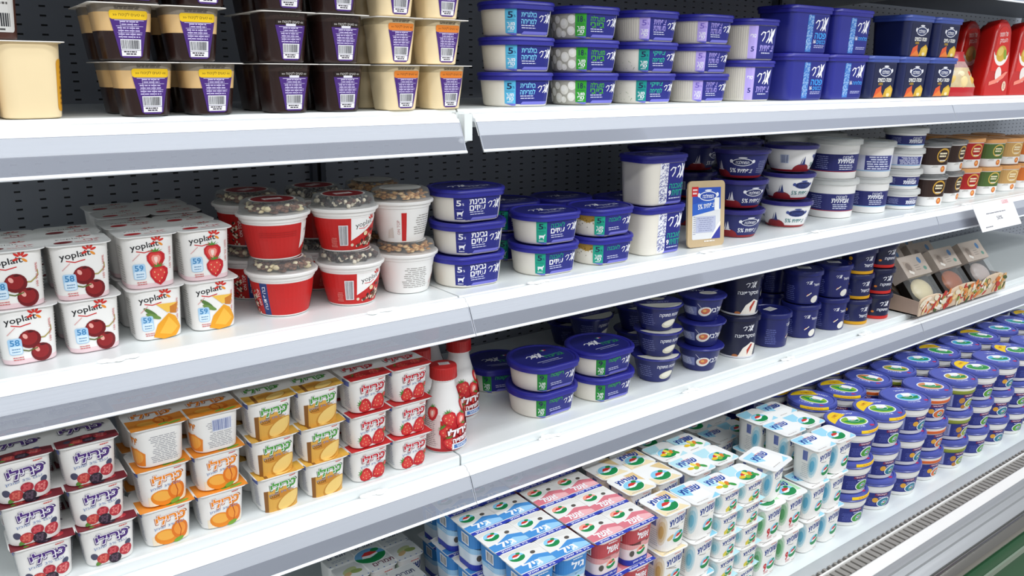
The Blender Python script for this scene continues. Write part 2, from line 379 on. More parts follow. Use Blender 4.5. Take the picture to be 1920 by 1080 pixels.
CLIPS = {('B', 0): [(.185,), (.555,)], ('B', 1): [(.86,), (1.30,), (1.685,), (2.09,)], ('B', 2): [(2.40,), (2.83,)],
         ('C', 0): [(.53,)], ('C', 1): [(.89,), (1.275,), (1.62,), (1.95,)], ('C', 2): []}
def shelf(key, mod, z, x0, x1, label, gap=(.002, .002), yf=1.08):
    root = bpy.data.objects.new('refrigerator_shelf', None); COL.objects.link(root); root.location = (x0, yf, z)
    props(root, label, 'shelf', 'shelves of the refrigerated case')
    L = x1-x0; dz = {'A': .028, 'B': .02, 'C': .03, 'E': .025}[key]
    pan = MB().extr_x([(0, -dz), (0, -.0025), (.0025, 0), (.466, 0), (.466, -.022), (.004, -.022), (.004, -dz)], .0015, L-.002, white_metal)
    solid('panel', pan, root)
    solid('underside', MB().box(.004, .006, -.026, L-.004, .464, -.0221, plastic('underside_painted_shade', '#4a4e58' if key == 'E' else '#4a4e58', .5, .02)) if key == 'E' else MB().box(.004, .006, -.026, L-.004, .464, -.0221, bracket_m), root)  # highest shelf only: added dark sheet, its colour stands in for shade underneath
    # rail: a white price strip with two fine lips over a clear hanging flap
    t = {'A': -.008, 'B': -.001, 'C': -.016, 'E': -.008}[key]; g0, g1 = gap
    rail = solid('price_rail', MB().extr_x([(-.002, t-.001), (-.012, t+.003), (-.019, t+.001), (-.021, t-.004), (-.026, t-.005), (-.028, t-.009),
                                            (-.038, t-.030), (-.035, t-.031), (-.024, t-.010), (-.002, t-.010)], g0, L-g1, rail_white), root)
    flap = MB().extr_x([(-.0295, t-.010), (-.0485, t-.052), (-.0475, t-.0524), (-.0285, t-.010)], g0, L-g1, flap_m)
    flap.extr_x([(-.0481, t-.050), (-.0505, t-.053), (-.0495, t-.0545), (-.0470, t-.0535)], g0, L-g1, bead_m)
    for xe in (g0, L-g1-.0014):
        flap.extr_x([(-.0295, t-.010), (-.0489, t-.053), (-.0474, t-.0535), (-.0280, t-.010)], xe, xe+.0014, bead_m)
    solid('clear_flap', flap, rail)
    rs = random.Random(int(x0*100)+int(z*1000))
    for (cx,) in CLIPS.get((key, mod), []):
        c = MB(); xx = cx-x0
        for k in range(5):
            c.ball(xx+(k-2)*.0085, -.010+rs.uniform(-.003, .003), t+.004, rs.uniform(.007, .010), rs.uniform(.004, .009), .0022, '#fbfcfa', 10, 5)
        solid('label_clip', c, root, label='torn white label clip')
    for xe in (.006, L-.026):
        solid('bracket', MB().extr_x([(.03, -.0261), (.45, -.0261), (.45, -.07), (.12, -.05), (.03, -.035)], xe, xe+.003, bracket_m), root)
    if key == 'A' and mod == 1:
        br = MB().box(-.011, -.014, -.042, .004, -.003, -.004, bracket_m).box(-.006, -.030, -.046, .008, -.014, -.006, white_metal)
        br.ball(-.004, -.022, -.046, .008, .006, .004, white_metal)
        solid('joint_cover', br, root, label='white plastic end cover at the rail gap')
    return root
X = (-.80, .70, 2.20, 3.70)
nm = {'A': 'top', 'B': 'second', 'C': 'third', 'E': 'highest'}
wh = ['under the puddings and yogurts', 'in the middle bay of blue tubs', 'in the far bay']
who = {'A': ['upper white shelf carrying the pudding cups', 'upper white shelf carrying the blue cheese tubs', 'upper white shelf carrying the red packs'],
       'B': ['white shelf carrying the fruit yogurt packs and domed cups', 'white shelf carrying goat cheese tubs, boat bowls and white tubs', 'white shelf with the hanging price card on its rail'],
       'C': ['lower white shelf carrying the stacked fruit yogurt packs and bottles', 'lower white shelf carrying green-labelled tubs and navy bowls', 'lower white shelf carrying the printed cardboard cheese tray'],
       'E': ['white shelf edge just above the pudding cups', 'white shelf edge just above the blue cheese tubs', 'white shelf edge above the red packs']}
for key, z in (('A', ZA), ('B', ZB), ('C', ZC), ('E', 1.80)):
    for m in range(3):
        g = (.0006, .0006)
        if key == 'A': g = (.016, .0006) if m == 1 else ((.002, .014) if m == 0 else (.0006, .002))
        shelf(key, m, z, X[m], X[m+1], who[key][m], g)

# bottom deck, air return, ledge and bumper
steel = plastic('brushed_steel', '#c4c6c9', 0.36, 0.04, 6, (0.1, 30, 30), 0.1, metal=0.75)
chrome = plastic('bumper_chrome', '#9d9a94', 0.2, 0.01, 2, metal=0.95)
base = bpy.data.objects.new('refrigerated_case', None); COL.objects.link(base); base.location = (-1, .8, 0)
props(base, 'white-decked base of the refrigerated case with air grille, steel ledge and green panel', 'refrigerator')
def bpart(name, mb, label=None):
    o = solid(name, mb, label=label); o.parent = base; o.matrix_parent_inverse = Matrix.Translation((1, -.8, 0)); return o
bpart('deck', MB().extr_x([(.828, ZD-.03), (.828, ZD), (1.555, ZD), (1.555, ZD-.03)], -1, 4.4, plastic('deck_white', '#e2e8e8', .3, .01, 10)), 'white deck')
bpart('deck_edge', MB().extr_x([(.8275, ZD-.02), (.8275, ZD+.003), (.8245, ZD+.004), (.80, ZD+.001), (.797, ZD-.02)], -1, 4.4, plastic('edge_grey', '#b4b8ba', .35, .02)), 'grey strip along the deck')
gr = MB(); gr.extr_x([(.800, ZD-.02), (.800, ZD-.004), (.752, ZD+.001), (.752, ZD-.02)], -1, 4.4, plastic('grille_taupe', '#8f8b86', .5, .02))
x = 0.2
while x < 3.4:
    gr.box(x, .753, ZD-.002, x+.013, .779, ZD+.008, MATS['grille_taupe']); gr.box(x+.004, .786, ZD-.002, x+.011, .799, ZD+.005, MATS['grille_taupe']); x += .019
gr.extr_x([(.781, ZD-.01), (.781, ZD+.011), (.785, ZD+.011), (.785, ZD-.01)], -1, 4.4, '#eceae6')
bpart('air_grille', gr, 'ribbed taupe air return grille')
bpart('ledge', MB().extr_x([(.752, ZD-.03), (.752, ZD+.008), (.748, ZD+.011), (.722, ZD+.009), (.720, ZD-.03)], -1, 4.4, plastic('ledge_white', '#eeece9', .3, .01)), 'white ledge strip')
st = MB().extr_x([(.720, ZD-.03), (.720, ZD+.012), (.704, ZD+.010), (.7025, ZD+.005), (.689, ZD+.002), (.6875, ZD-.003), (.674, ZD-.006), (.668, ZD-.012), (.668, ZD-.05), (.70, ZD-.05)], -1, 4.4, steel)
bpart('steel_ledge', st, 'stepped brushed steel ledge')
bm_ = [(.657+.016*math.cos(R(a)), ZD-.030+.019*math.sin(R(a))) for a in range(0, 360, 20)]
bpart('bumper', MB().extr_x(bm_, -1, 4.4, chrome), 'rounded polished bumper rail')
gm = plastic('kick_green', '#0a4a24', .3, .03)
bpart('kick_panel', MB().extr_x([(.68, .03), (.68, ZD-.045), (.655, ZD-.045), (.644, ZD-.05), (.638, ZD-.062), (.638, ZD-.105), (.632, ZD-.115), (.632, .03)], -1, 4.4, gm), 'glossy green kick panel')
bpart('accent_strip', MB().extr_x([(.6375, ZD-.072), (.634, ZD-.074), (.634, ZD-.088), (.6375, ZD-.090)], -1, 4.4, plastic('strip_grey_green', '#8a9a88', .3, .02, metal=.5)), 'grey strip on the green panel')
bpart('plinth', MB().box(-1, .68, 0.0, 4.4, 1.555, ZD-.031, '#3a3d40'))
# ------------------------------------------------------------------ product kinds (millimetres)
white_p = plastic('cup_white', '#f1efec', .34, .01, 20)
cream_p = plastic('cup_cream', '#efd9ae', .3, .015, 20)
gad_white = plastic('tub_ivory', '#ece6da', .32, .01, 20)
gad_lid = plastic('lid_violet_blue', '#2c2c98', .33, .03, 18)
navy_p = plastic('navy_plastic', '#20276a', .3, .02, 18)
foil_w = plastic('foil_white', '#f2f2f0', .28, .02, 40, bump=.1)
clear_p = clear('clear_plastic', '#dfe4e6', .10, .06)
choc_p = plastic('chocolate_dessert', '#2c1a17', .22, .03, 20)
def cup_prof(h, b, t): return [(0, b*.9), (1.5, b*.985), (4, b), (h*.5, (b+t)/2), (h-3, t), (h-1.2, t), (h-1, t*1.07), (h, t*1.07)]
def wall_prof(h, b, t): return [(0, b), (4, b), (h*.5, (b+t)/2), (h-3, t), (h, t)]
class Cup:
    """a lofted cup: outline at scale 1, straight-tapered wall from b to t"""
    def __init__(s, outline, h, b=1.0, t=1.0): s.o, s.h, s.b, s.t = outline, h, b, t; s.wp = wall_prof(h, b, t)
    def body(s, m, name='cup'): return MB().loft(s.o, cup_prof(s.h, s.b, s.t), m).mesh(name)
    def label(s, d, name='label'): return d.wrap(s.o, s.wp, name)
def pack(cup, body, labels, cols, rows, pitch, sheet_m, prt, part='foil_lid', rad=13, thick=1.2, sheet=True, back=None, cupname='cup'):
    sp = []
    for j in range(rows):
        for i in range(cols):
            lb = labels[i % len(labels)] if j == 0 else (back if i == 0 else None)
            sp.append(Part(cupname, body, ((i-(cols-1)/2)*pitch, j*pitch, 0), 0, [Part('label', lb)] if lb else []))
    mb = MB()
    for j in range(rows):
        for i in range(cols):
            x, y = (i-(cols-1)/2)*pitch, j*pitch
            o = [(a+x, b+y) for a, b in rrect(pitch, pitch, rad, 4)]
            mb.loft(o, [(cup.h, 1), (cup.h+thick, 1)], sheet_m)
    sub = []
    if prt:
        d = Dec(.1, .02); d.rect(-cols*pitch/2+13, -pitch/2+13, cols*pitch/2-13, (rows-.5)*pitch-13, '#f2f2f0')
        for j in range(rows):
            for i in range(cols): prt(d, (i-(cols-1)/2)*pitch, j*pitch, i, j)
        sub = [Part('print', d.flat(cup.h+thick))]
    sp.append(Part(part, mb.mesh(part), subs=sub))
    return sp

# --- pudding packs on the upper shelf
pud = Cup(rrect(66, 66, 19), 63, .80, 1.0)
def pud_body(kind):
    mb = MB(); o = pud.o
    if kind == 'layered':
        mb.loft(o, [(0, .72), (1.5, .79), (4, .80), (32, .90), (33, .904)], choc_p, cap1=False)
        mb.loft(o, [(33, .904), (34, .906), (54, .97)], plastic('cream_dessert', '#e3bd85', .25, .02, 20), cap0=False, cap1=False)
        mb.loft(o, [(54, .97), (60, 1), (63, 1)], plastic('cup_headspace', '#8f8577', .2, .02), cap0=False)
    else:
        m = choc_p if kind == 'choc' else cream_p
        mb.loft(o, [(0, .72), (1.5, .79), (4, .80), (32, .90), (54, .97)], m, cap1=False)
        mb.loft(o, [(54, .97), (60, 1), (63, 1)], plastic('choc_headspace', '#3a2a26', .2, .02) if kind == 'choc' else plastic('cream_headspace', '#cbb994', .25, .02), cap0=False)
    return mb.mesh('cup')
def pud_label(tab):
    d = Dec(.5, .03); s = 4
    d.poly([(-22+s, 47), (22+s, 47), (15+s, 5), (11+s, 3), (-11+s, 3), (-15+s, 5)], '#4b2a7c')
    if tab == '#231512': d.rect(-21+s, 47, 21+s, 54, tab); d.rect(-7+s, 46, 7+s, 49, '#e8e6ee')
    else: d.rect(-22+s, 46, 22+s, 56, tab, 3)
    d.text('«« טעים לקינוח »»', s, 51, 36, 4.5, '#2a1a10' if tab != '#231512' else '#d8d4d0', 0)
    for k in range(3): d.lines(-16+k+s, 25+7*k, 16-k*0+s, 31+7*k, 2, '#c9bfe4', .45)
    d.line([(-17+s, 45), (17+s, 45)], .7, '#c9bfe4'); d.line([(-15+s, 31.5), (15+s, 31.5)], .5, '#c9bfe4'); d.line([(-16+s, 38.5), (16+s, 38.5)], .5, '#c9bfe4')
    d.line([(-11+s, 45), (-10+s, 25)], .5, '#c9bfe4'); d.line([(3+s, 45), (3+s, 25)], .5, '#c9bfe4')
    d.bars(-12+s, 13, 12+s, 23); d.rect(-13+s, 5, 13+s, 11.5, '#e9e7ea'); d.lines(-11+s, 6, 11+s, 11, 2, '#2a2030', .6)
    d.lines(-12, 57.5, 20, 61, 2, '#4a4238', .5)
    return pud.label(d)
def pud_pack(kind, tab): return pack(pud, pud_body(kind), [pud_label(tab)], 2, 2, 78, plastic('card_white', '#eeeae4', .5, .01), None, part='lid_sheet', rad=8, thick=1.0)
PUD = {'layered': pud_pack('layered', '#eec41e'), 'choc': pud_pack('choc', '#231512'), 'cream': pud_pack('cream', '#e2812c')}
big = Cup(rrect(70, 70, 20), 84, .86, 1.0)
def big_pack(m, sticker):
    d = Dec(.4, .03)
    if sticker == 'gold':
        d.rect(30, 8, 66, 66, '#d69a2c', 5); d.lines(34, 14, 62, 60, 8, '#8a5a1c', .5)
    else:
        d.rect(-14, 8, 34, 68, '#c9c7c4', 4); d.lines(-10, 36, 30, 64, 6, '#4a4644', .5); d.bars(-9, 14, 29, 28, '#2a2a2e', None); d.lines(-8, 9.5, 28, 12.5, 1, '#3a3838', .6)
    return pack(big, big.body(m), [big.label(d)], 2, 2, 78, MATS['card_white'], None, part='lid_sheet', rad=8, thick=1.0)
BIGCREAM = big_pack(cream_p, 'gold'); BIGBROWN = big_pack(plastic('cocoa_cup', '#4a2a22', .3, .02), 'grey')

# --- violet-lidded cheese tubs with one flat side
def tub_parts(rr, hb, draw, body_m=None, lid_m=None, lid_draw=None, lid_h=11, b=.90, topper=None):
    o = dshape(rr); prof = [(0, b*.93), (1.2, b*.975), (4, b), (hb*.5, (b+.98)/2), (hb, .98)]
    mb = MB().loft(o, prof, body_m or gad_white)
    d = Dec(.35, .03); draw(d)
    lid = MB().loft(o, [(hb-2, 1.045), (hb-1.2, 1.06), (hb+lid_h*.45, 1.055), (hb+lid_h*.5, 1.085), (hb+lid_h-2, 1.08), (hb+lid_h-.6, 1.06), (hb+lid_h, 1.03), (hb+lid_h-.2, .98), (hb+lid_h-1.8, .955)], lid_m or gad_lid)
    ld = Dec(.1, .02); (lid_draw or std_lid(rr))(ld)
    return [Part('tub', mb.mesh('tub'), subs=[Part('label', d.wrap(o, [(0, b*.93), (1.2, b*.975), (4, b), (hb*.5, (b+.98)/2), (hb, .98)]))]),
            Part('lid', lid.mesh('lid'), subs=[Part('print', ld.flat(hb+lid_h-1.8))])]
def std_lid(rr, green=False):
    def f(d):
        k = rr/60
        d.poly([(x*.9, y*.9) for x, y in dshape(rr)], '#24277a')
        d.gad(-12*k, 8*k, 34*k, 22*k); d.text('גבינה', 22*k, -4*k, 40*k, 12*k, '#2fa64a' if green else '#dfe2f4', .01)
        d.rect(-20*k, 4*k, -8*k, 12*k, '#f2f2f2') if green else None
        d.line([(-28*k, -20*k), (20*k, -20*k)], 1.6*k, '#c9cbe8'); d.line([(-22*k, -26*k), (24*k, -26*k)], 1.2*k, '#c9cbe8')
        if green: d.rect(14*k, 22*k, 18*k, 27*k, '#2a9a4a'); d.rect(18*k, 22*k, 22*k, 27*k, '#f4f4f4'); d.rect(22*k, 22*k, 26*k, 27*k, '#d23a32')
    return f
def std_draw(pc, num, t1, t2, tc, hb=43, goat=False, ncol=None, small=True, pre=None):
    def f(d):
        if pre: pre(d)
        d.rect(-33, 4, 40, hb-1.5, '#262a80'); d.rect(40, 8, 44, hb-1.5, '#e4e4ee')
        d.poly([(-24, 3), (34, 3), (40, 8), (-18, 8)], '#7676cf')
        if pc: d.rect(-53, 5, -33, hb-1.5, pc); d.poly([(-53, 5), (-33, 5), (-33, 1.5), (-40, 1.5)], '#7676cf')
        else: d.rect(-53, 5, -33, hb-1.5, '#262a80'); d.line([(-50, 23), (-36, 23)], .5, '#8a8ccc')
        d.text(num, -44, hb-11, 9, 10, ncol or ('#14204e' if pc else '#f4f4fa'), .02); d.text('%', -36.5, hb-13, 3, 4, ncol or ('#14204e' if pc else '#f4f4fa'), .01)
        if pc: d.line([(-51, 25), (-35, 25)], .4, ncol or '#14204e')
        if goat:
            d.poly([(-48, 18), (-39, 18), (-36, 21), (-36.5, 18), (-38, 16.5), (-38.5, 11), (-40, 11), (-40.5, 14), (-45.5, 14), (-46, 11), (-47.5, 11)], '#f4f4fa'); d.lines(-49, 6.5, -37, 9, 1, '#f4f4fa', .6)
        else:
            d.text('מוצר', -43, 19, 13, 5, '#f6f6fa', .03); d.text('טרי', -43, 12.5, 12, 6, '#f6f6fa', .03); d.lines(-49, 6.5, -37, 9, 1, '#f0f0f8', .5)
        d.text(t1, -8, hb-9.5, 33, 9, tc, .022)
        if t2: d.text(t2, -8, hb-20, 33, 9, '#f4f4fa' if goat and pc else tc, .022)
        d.lines(-25, 11.5, 9, 19, 2, '#d4d6f0', .35)
        d.gad(26, hb-15, 24, 16)
    return f
def ribs(hb, u0=-115, u1=-54):
    def f(d):
        for u in range(u0, u1, 5): d.rect(u, 5, u+2, hb-3, '#d3cdc2')
    return f
def balls(d):
    for (u, v, r) in ((-62, 14, 8), (-76, 26, 9), (-60, 33, 8), (-90, 12, 9), (-92, 33, 7), (-105, 22, 8), (-78, 9, 6), (-118, 12, 8), (-116, 34, 7)):
        d.ell(u, v, r, r*.95, '#f0ede4'); d.ell(u-1.5, v+1.5, r*.6, r*.55, '#faf8f2')
def herbs(hb):
    def f(d):
        rs = random.Random(5); d.poly([(-110, hb-2), (-53, hb-2), (-53, hb-12), (-66, hb-16), (-80, hb-13), (-100, hb-10)], '#a98438')
        for _ in range(40): d.ell(rs.uniform(-100, -55), hb-8-abs(rs.gauss(0, 6)), rs.uniform(.6, 1.6), rs.uniform(.5, 1), rs.choice(['#4a3d1c', '#7a6a28', '#c9a44a']), rs.uniform(0, 180), n=6)
    return f
def specks(d):
    rs = random.Random(9)
    for _ in range(16): d.ell(rs.uniform(-115, -56), rs.uniform(6, 38), .8, .5, '#6f8a5c', rs.uniform(0, 180), n=6)
moz_m = plastic('brine_tub', '#bdb9ae', .2, .02, 15)
GAD = {'bulg': tub_parts(60, 44, std_draw('#55b4dc', '5', 'בולגרית', 'למריחה', '#7cc8ee', 44)),
       'moz': tub_parts(60, 44, std_draw('#2f9d2c', '18', 'מוצרלה', 'בייבי', '#45a83a', 44, pre=balls), moz_m),
       'teal': tub_parts(60, 44, std_draw('#12908a', '5', 'ציזיקי', 'למריחה', '#2fb49c', 44, pre=specks)),
       'lilac': tub_parts(60, 44, std_draw('#b7a4ea', '5', 'צפתית', 'מעודנת', '#a79be6', 44, ncol='#7a66c4', pre=ribs(44))),
       'goat': tub_parts(62, 44, std_draw(None, '5', 'גבינת', 'עיזים', '#f4f4fa', 44, goat=True)),
       'tealgoat': tub_parts(61, 45, std_draw('#14a085', '5', 'לאבנה', 'עיזים', '#18957f', 45, goat=True)),
       'zaatar': tub_parts(60, 43, std_draw('#14a085', '5', 'לאבנה', None, '#18957f', 43, pre=herbs(43))),
       'green': tub_parts(66, 42, std_draw('#1c8a32', '9', 'ריקוטה', None, '#2fa64a', 42), lid_draw=std_lid(66, True))}
def tall_lilac(d):
    ribs(70, -120, -48)(d)
    d.rect(-48, 3, -28, 68, '#bcaaf0'); d.rect(-28, 3, 38, 68, '#262a7c'); d.rect(38, 8, 42, 68, '#e4e4ee')
    d.text('טרי', -38, 48, 12, 7, '#f6f6fa', .03); d.text('5', -38, 22, 7, 10, '#2a2a80', .02)
    d.gad(4, 48, 44, 30); d.text('צפתית', 4, 24, 46, 12, '#a79be6', .02); d.lines(-14, 12, 22, 17, 1, '#d4d6f0', .4)
GAD['tall'] = tub_parts(56, 71, tall_lilac)

# --- square blue boxes
def box_parts(wd, hb, body_m, lid_m, draw, lid_draw=None, lid_h=13, rad=16, b=.91, dp=None):
    o = rrect(wd, dp or wd, rad); prof = [(0, b*.95), (1.5, b*.985), (4, b), (hb*.5, (b+.985)/2), (hb, .985)]
    d = Dec(.35, .03); draw(d)
    lid = MB().loft(o, [(hb-2, 1.03), (hb-1, 1.045), (hb+lid_h*.4, 1.045), (hb+lid_h*.45, 1.075), (hb+lid_h-2.5, 1.07), (hb+lid_h-.7, 1.05), (hb+lid_h, 1.01), (hb+lid_h-.2, .95), (hb+lid_h-2, .92)], lid_m)
    sub = []
    if lid_draw: ld = Dec(.1, .02); lid_draw(ld); sub = [Part('print', ld.flat(hb+lid_h-2))]
    return [Part('tub', MB().loft(o, prof, body_m).mesh('tub'), subs=[Part('label', d.wrap(o, prof))]), Part('lid', lid.mesh('lid'), subs=sub)]
def lace(d, u0, u1, v0, v1, c):
    rs = random.Random(4)
    for _ in range(int((u1-u0)*(v1-v0)/22)):
        x, y = rs.uniform(u0+2, u1-2), rs.uniform(v0+2, v1-2)
        d.P.append(([(x+r*math.cos(R(a)), y+r*math.sin(R(a))) for a in range(0, 240, 40) for r in (2.8, 1.8)], [(2*i, 2*i+1, 2*i+3, 2*i+2) for i in range(5)], c, d.k))
    d.k += 1
def labane_tall(d):
    d.rect(-24, 3, 0, 83, '#eeeef4'); lace(d, -24, 0, 3, 83, '#3a3f9a'); d.rect(0, 3, 58, 83, '#262a80'); d.poly([(-5, 1), (46, 1), (58, 6), (1, 6)], '#7676cf')
    d.gad(28, 66, 44, 30); d.text('לאבנה', 28, 38, 46, 12, '#1ba58c', .02); d.text('דרוזית', 33, 23, 38, 12, '#1ba58c', .02); d.text('9', 8, 23, 8, 11, '#f4f4fa', .03); d.lines(4, 10, 46, 15, 1, '#d4d6f0', .4)
BOX = {'labane': box_parts(120, 86, gad_white, gad_lid, labane_tall, std_lid(42), 13, 24, dp=88)}
feta_m = plastic('feta_blue', '#2b3090', .32, .02, 18)
def feta(t2, big_):
    def f(d):
        d.rect(-18, 4, 4, 80, '#3f78c4'); lace(d, -18, 4, 4, 80, '#a8c8ec'); d.rect(4, 4, 66, 80, '#242a80')
        d.gad(34, 62, 44, 30)
        if big_: d.text('פטה', 35, 38, 44, 13, '#3f9ae6', .03); d.text(t2, 40, 25, 34, 8, '#3f9ae6', .02); d.text('16', 15, 26, 9, 8, '#f2f2fa', .03)
        else: d.text(t2, 39, 37, 38, 9, '#3f9ae6', .02); d.text('16', 12, 37, 9, 9, '#f2f2fa', .03)
        d.lines(12, 12, 58, 19, 2, '#c4c8ee', .4)
    return f
BOX['feta'] = box_parts(146, 86, feta_m, gad_lid, feta('כבשים', True), None, 13, dp=96)
BOX['salty'] = box_parts(146, 86, feta_m, gad_lid, feta('מלוחה', False), None, 13, dp=96)
dk_navy = plastic('box_navy', '#182150', .32, .02, 18); lid_mid = plastic('lid_mid_blue', '#3f55a6', .35, .02, 18)
def navy_box(t):
    def f(d):
        d.rect(-44, 2, 58, 80, '#151c42'); d.oval_logo(8, 62, 54, bg='#2a3460'); d.text(t, 8, 43, 62, 9, '#f0eee8', .03); d.text('100%', -8, 34, 20, 6, '#c9a02e', .02)
        q = lambda pts: [(a*1.45+8, b) for a, b in pts]
        d.poly(q([(-24, 22), (-8, 30), (-6, 14), (-14, 4), (-30, 3)]), '#d8562a'); d.poly(q([(-32, 2), (-8, 18), (4, 2)]), '#e07a34')
        d.poly(q([(0, 3), (30, 3), (33, 20), (22, 31), (6, 22)]), '#caa02c'); d.ell(36, 14, 13, 11, '#dcb94a', 20); d.ell(33, 8, 8, 4, '#e8d8a8')
    return f
BOX['sheep'] = box_parts(132, 86, dk_navy, lid_mid, navy_box('פטה כבשים'), None, 13, dp=96)
BOX['goatfeta'] = box_parts(132, 86, dk_navy, lid_mid, navy_box('פטה עיזים'), None, 13, dp=96)

# --- fruit yogurt cups in foil-topped packs
yo = Cup(rrect(66, 66, 18), 71, .89, 1.0)
pinkish = plastic('cup_white_pink', '#ecd0d4', .34, .01)
def yo_label(kind, num):
    d = Dec(.3, .025)
    d.text('yoplait', -7, 58, 36, 10.5, '#26262a', .012, 6); d.line([(-18, 52), (-8, 49.5), (4, 52)], 1.3, '#cc2a2a')
    for k, a in enumerate((20, 60, 100, 140, 200, 320)): d.ell(9+5.5*math.cos(R(a)), 63+5.5*math.sin(R(a)), 3.6, 1.5, '#d03028' if k < 5 else '#e89030', a, n=10)
    if kind == 'cherry': d.cherries(5, 24, 36)
    elif kind == 'straw': d.straw(6, 39, 28, cut=True); d.straw(9, 18, 29, 4)
    else: d.ananas(7, 23, 36)
    d.line([(-24, 40), (-14, 49)], .8, '#d89a98')
    d.rect(-25, 14, -9, 35, '#a9cdea', 3); d.rect(-24, 15, -10, 25, '#d6e8f6', 2); d.text(num, -17, 29.5, 11, 8, '#3f84b8', .02); d.lines(-22, 16, -11, 23, 2, '#6a94b8', .4)
    d.lines(-22, 6, -7, 11.5, 2, '#c85a58', .4)
    d.text('100% של 100', 25, 40, 30, 3.2, '#cc6a68', .01, 90)
    d.lines(-56, 8, -36, 60, 15, '#9a9894', .3); d.lines(34, 16, 44, 60, 12, '#b4b0ac', .3)
    return yo.label(d)
def yo_top(kind):
    def f(d, x, y, i, j):
        d.text('yoplait', x-6, y+6, 34, 8, '#5a4a4c', 0); d.text('פרי', x+18, y-8, 20, 8, '#c84850', .02); d.lines(x-4, y-22, x+28, y-14, 2, '#d08a8a', .4)
        for a in (30, 75, 120, 165): d.ell(x+12+6*math.cos(R(a)), y+16+6*math.sin(R(a)), 4, 1.6, '#cc3a34', a, n=8)
        d.ell(x-16, y-16, 11, 7, {'cherry': '#7a1a20', 'straw': '#c02a30', 'ananas': '#e0a030'}[kind], 10)
    return f
def yo_body(m):
    p = cup_prof(71, .89, 1.0); mb = MB().loft(yo.o, p[:3], m, cap1=False)
    return mb.loft(yo.o, [(4, .89), (6.5, .894), (7.5, .896)], m, cap0=False, cap1=False).loft(yo.o, [(7.5, .896)]+p[3:], white_p, cap0=False).mesh('cup')
def yo_pack(kind, num, m): return pack(yo, yo_body(m), [yo_label(kind, num)], 2, 2, 74, foil_w, yo_top(kind), rad=14)
YO = {'cherry': yo_pack('cherry', '58', pinkish), 'straw': yo_pack('straw', '59', pinkish), 'ananas': yo_pack('ananas', '59', white_p)}

pr = Cup(rrect(66, 66, 18), 58, .88, 1.0)
PCOL = {'berry': ('#4a2a78', '#b8a8cc'), 'peach': ('#ee8a24', '#8a4a10'), 'pine': ('#4c9a3c', '#1f5a20'), 'straw': ('#c0222c', '#6a0e14')}
def pr_label(kind, turned=False):
    c, o = PCOL[kind]; d = Dec(.3, .025)
    if turned:
        d.lines(-16, 6, 28, 46, 15, '#8a8a94', .3)
        if turned == 2: d.bars(-6, 32, 20, 48, '#5a6aa0', '#d8dcec')
        d.poly([(-58, 4), (-24, 4), (-22, 22), (-34, 30), (-58, 26)], '#e8872a'); d.ell(-38, 17, 13, 10, '#f2a848', 10); d.text('פרילי', -38, 42, 16, 12, '#ee8a24', .02, out='#8a4a10', ow=.05)
        return pr.label(d)
    if kind == 'berry': d.berries(2, 14, 29)
    elif kind == 'peach': d.rect(-26, 2, 30, 16, '#f6e6cc'); d.peach(2, 14, 35)
    elif kind == 'pine': d.pineapple(2, 17, 42); d.text('אננס', -12, 25, 16, 5, '#5a3a14', .01)
    else: d.straw(-11, 12, 27, 62); d.straw(14, 14, 31, -58); d.straw(26, 24, 9, 0)
    d.text('פרילי', 4, 41, 46, 19, {'berry': '#3a2064', 'peach': '#b06010', 'pine': '#1f5a20', 'straw': '#7a0e18'}[kind], .085, 5); d.text('פרילי', 3.4, 41.4, 43, 17.5, '#f4f2f6', .065, 5); d.text('פרילי', 3, 41.6, 41, 15.5, c, .03, 5)
    d.line([(-16, 37), (-6, 40), (8, 38), (20, 43)], .9, '#f2f2f6')
    d.text('עם 3% שומן', 0, 29, 42, 4.6, '#7f90b8', .005, 4); d.lines(12, 51.5, 24, 54, 1, '#cc4a44', .6)
    d.lines(-56, 8, -35, 44, 12, '#8f93ac', .3); d.rect(-56, 46, -37, 54, '#5e6cb0'); d.lines(36, 10, 52, 46, 12, '#a9adb8', .3)
    return pr.label(d)
def pr_top(kind):
    c, o = PCOL[kind]
    def f(d, x, y, i, j):
        rs = random.Random(i*3+j)
        if kind == 'berry': d.poly([(x-36, y-36), (x+36, y-36), (x+36, y-14), (x, y-8), (x-36, y-12)], '#7a2a34'); d.berries(x, y-22, 26)
        elif kind == 'peach': d.poly([(x-36, y-36), (x+36, y-36), (x+36, y+2), (x, y-4), (x-36, y+4)], '#ec9436'); d.peach(x-4, y-18, 34); d.ell(x+20, y-30, 10, 3, '#7aa63a', 15)
        elif kind == 'pine': d.poly([(x-36, y-36), (x+36, y-36), (x+36, y-6), (x, y-10), (x-36, y-2)], '#e2b04a'); d.pineapple(x, y-20, 34)
        else: d.poly([(x-36, y-36), (x+36, y-36), (x+36, y-6), (x, y-2), (x-36, y-8)], '#c22a2c'); d.straw(x-12, y-18, 26, 60); d.straw(x+14, y-16, 26, -60)
        d.text('פרילי', x+1, y+13.5, 56, 24, o if kind != 'berry' else '#2a1648', .08); d.text('פרילי', x, y+14, 53, 22, '#f4f2f6', .06); d.text('פרילי', x, y+14, 50, 19, c, .03)
    return f
def pr_pack(kind, t=None): return pack(pr, pr.body(white_p), [pr_label(kind, 1), pr_label(kind, 2)] if t else [pr_label(kind)], 2, 2, 75, foil_w, pr_top(kind), rad=13)
PR = {k: pr_pack(k) for k in PCOL}; PR['turned'] = pr_pack('peach', True)

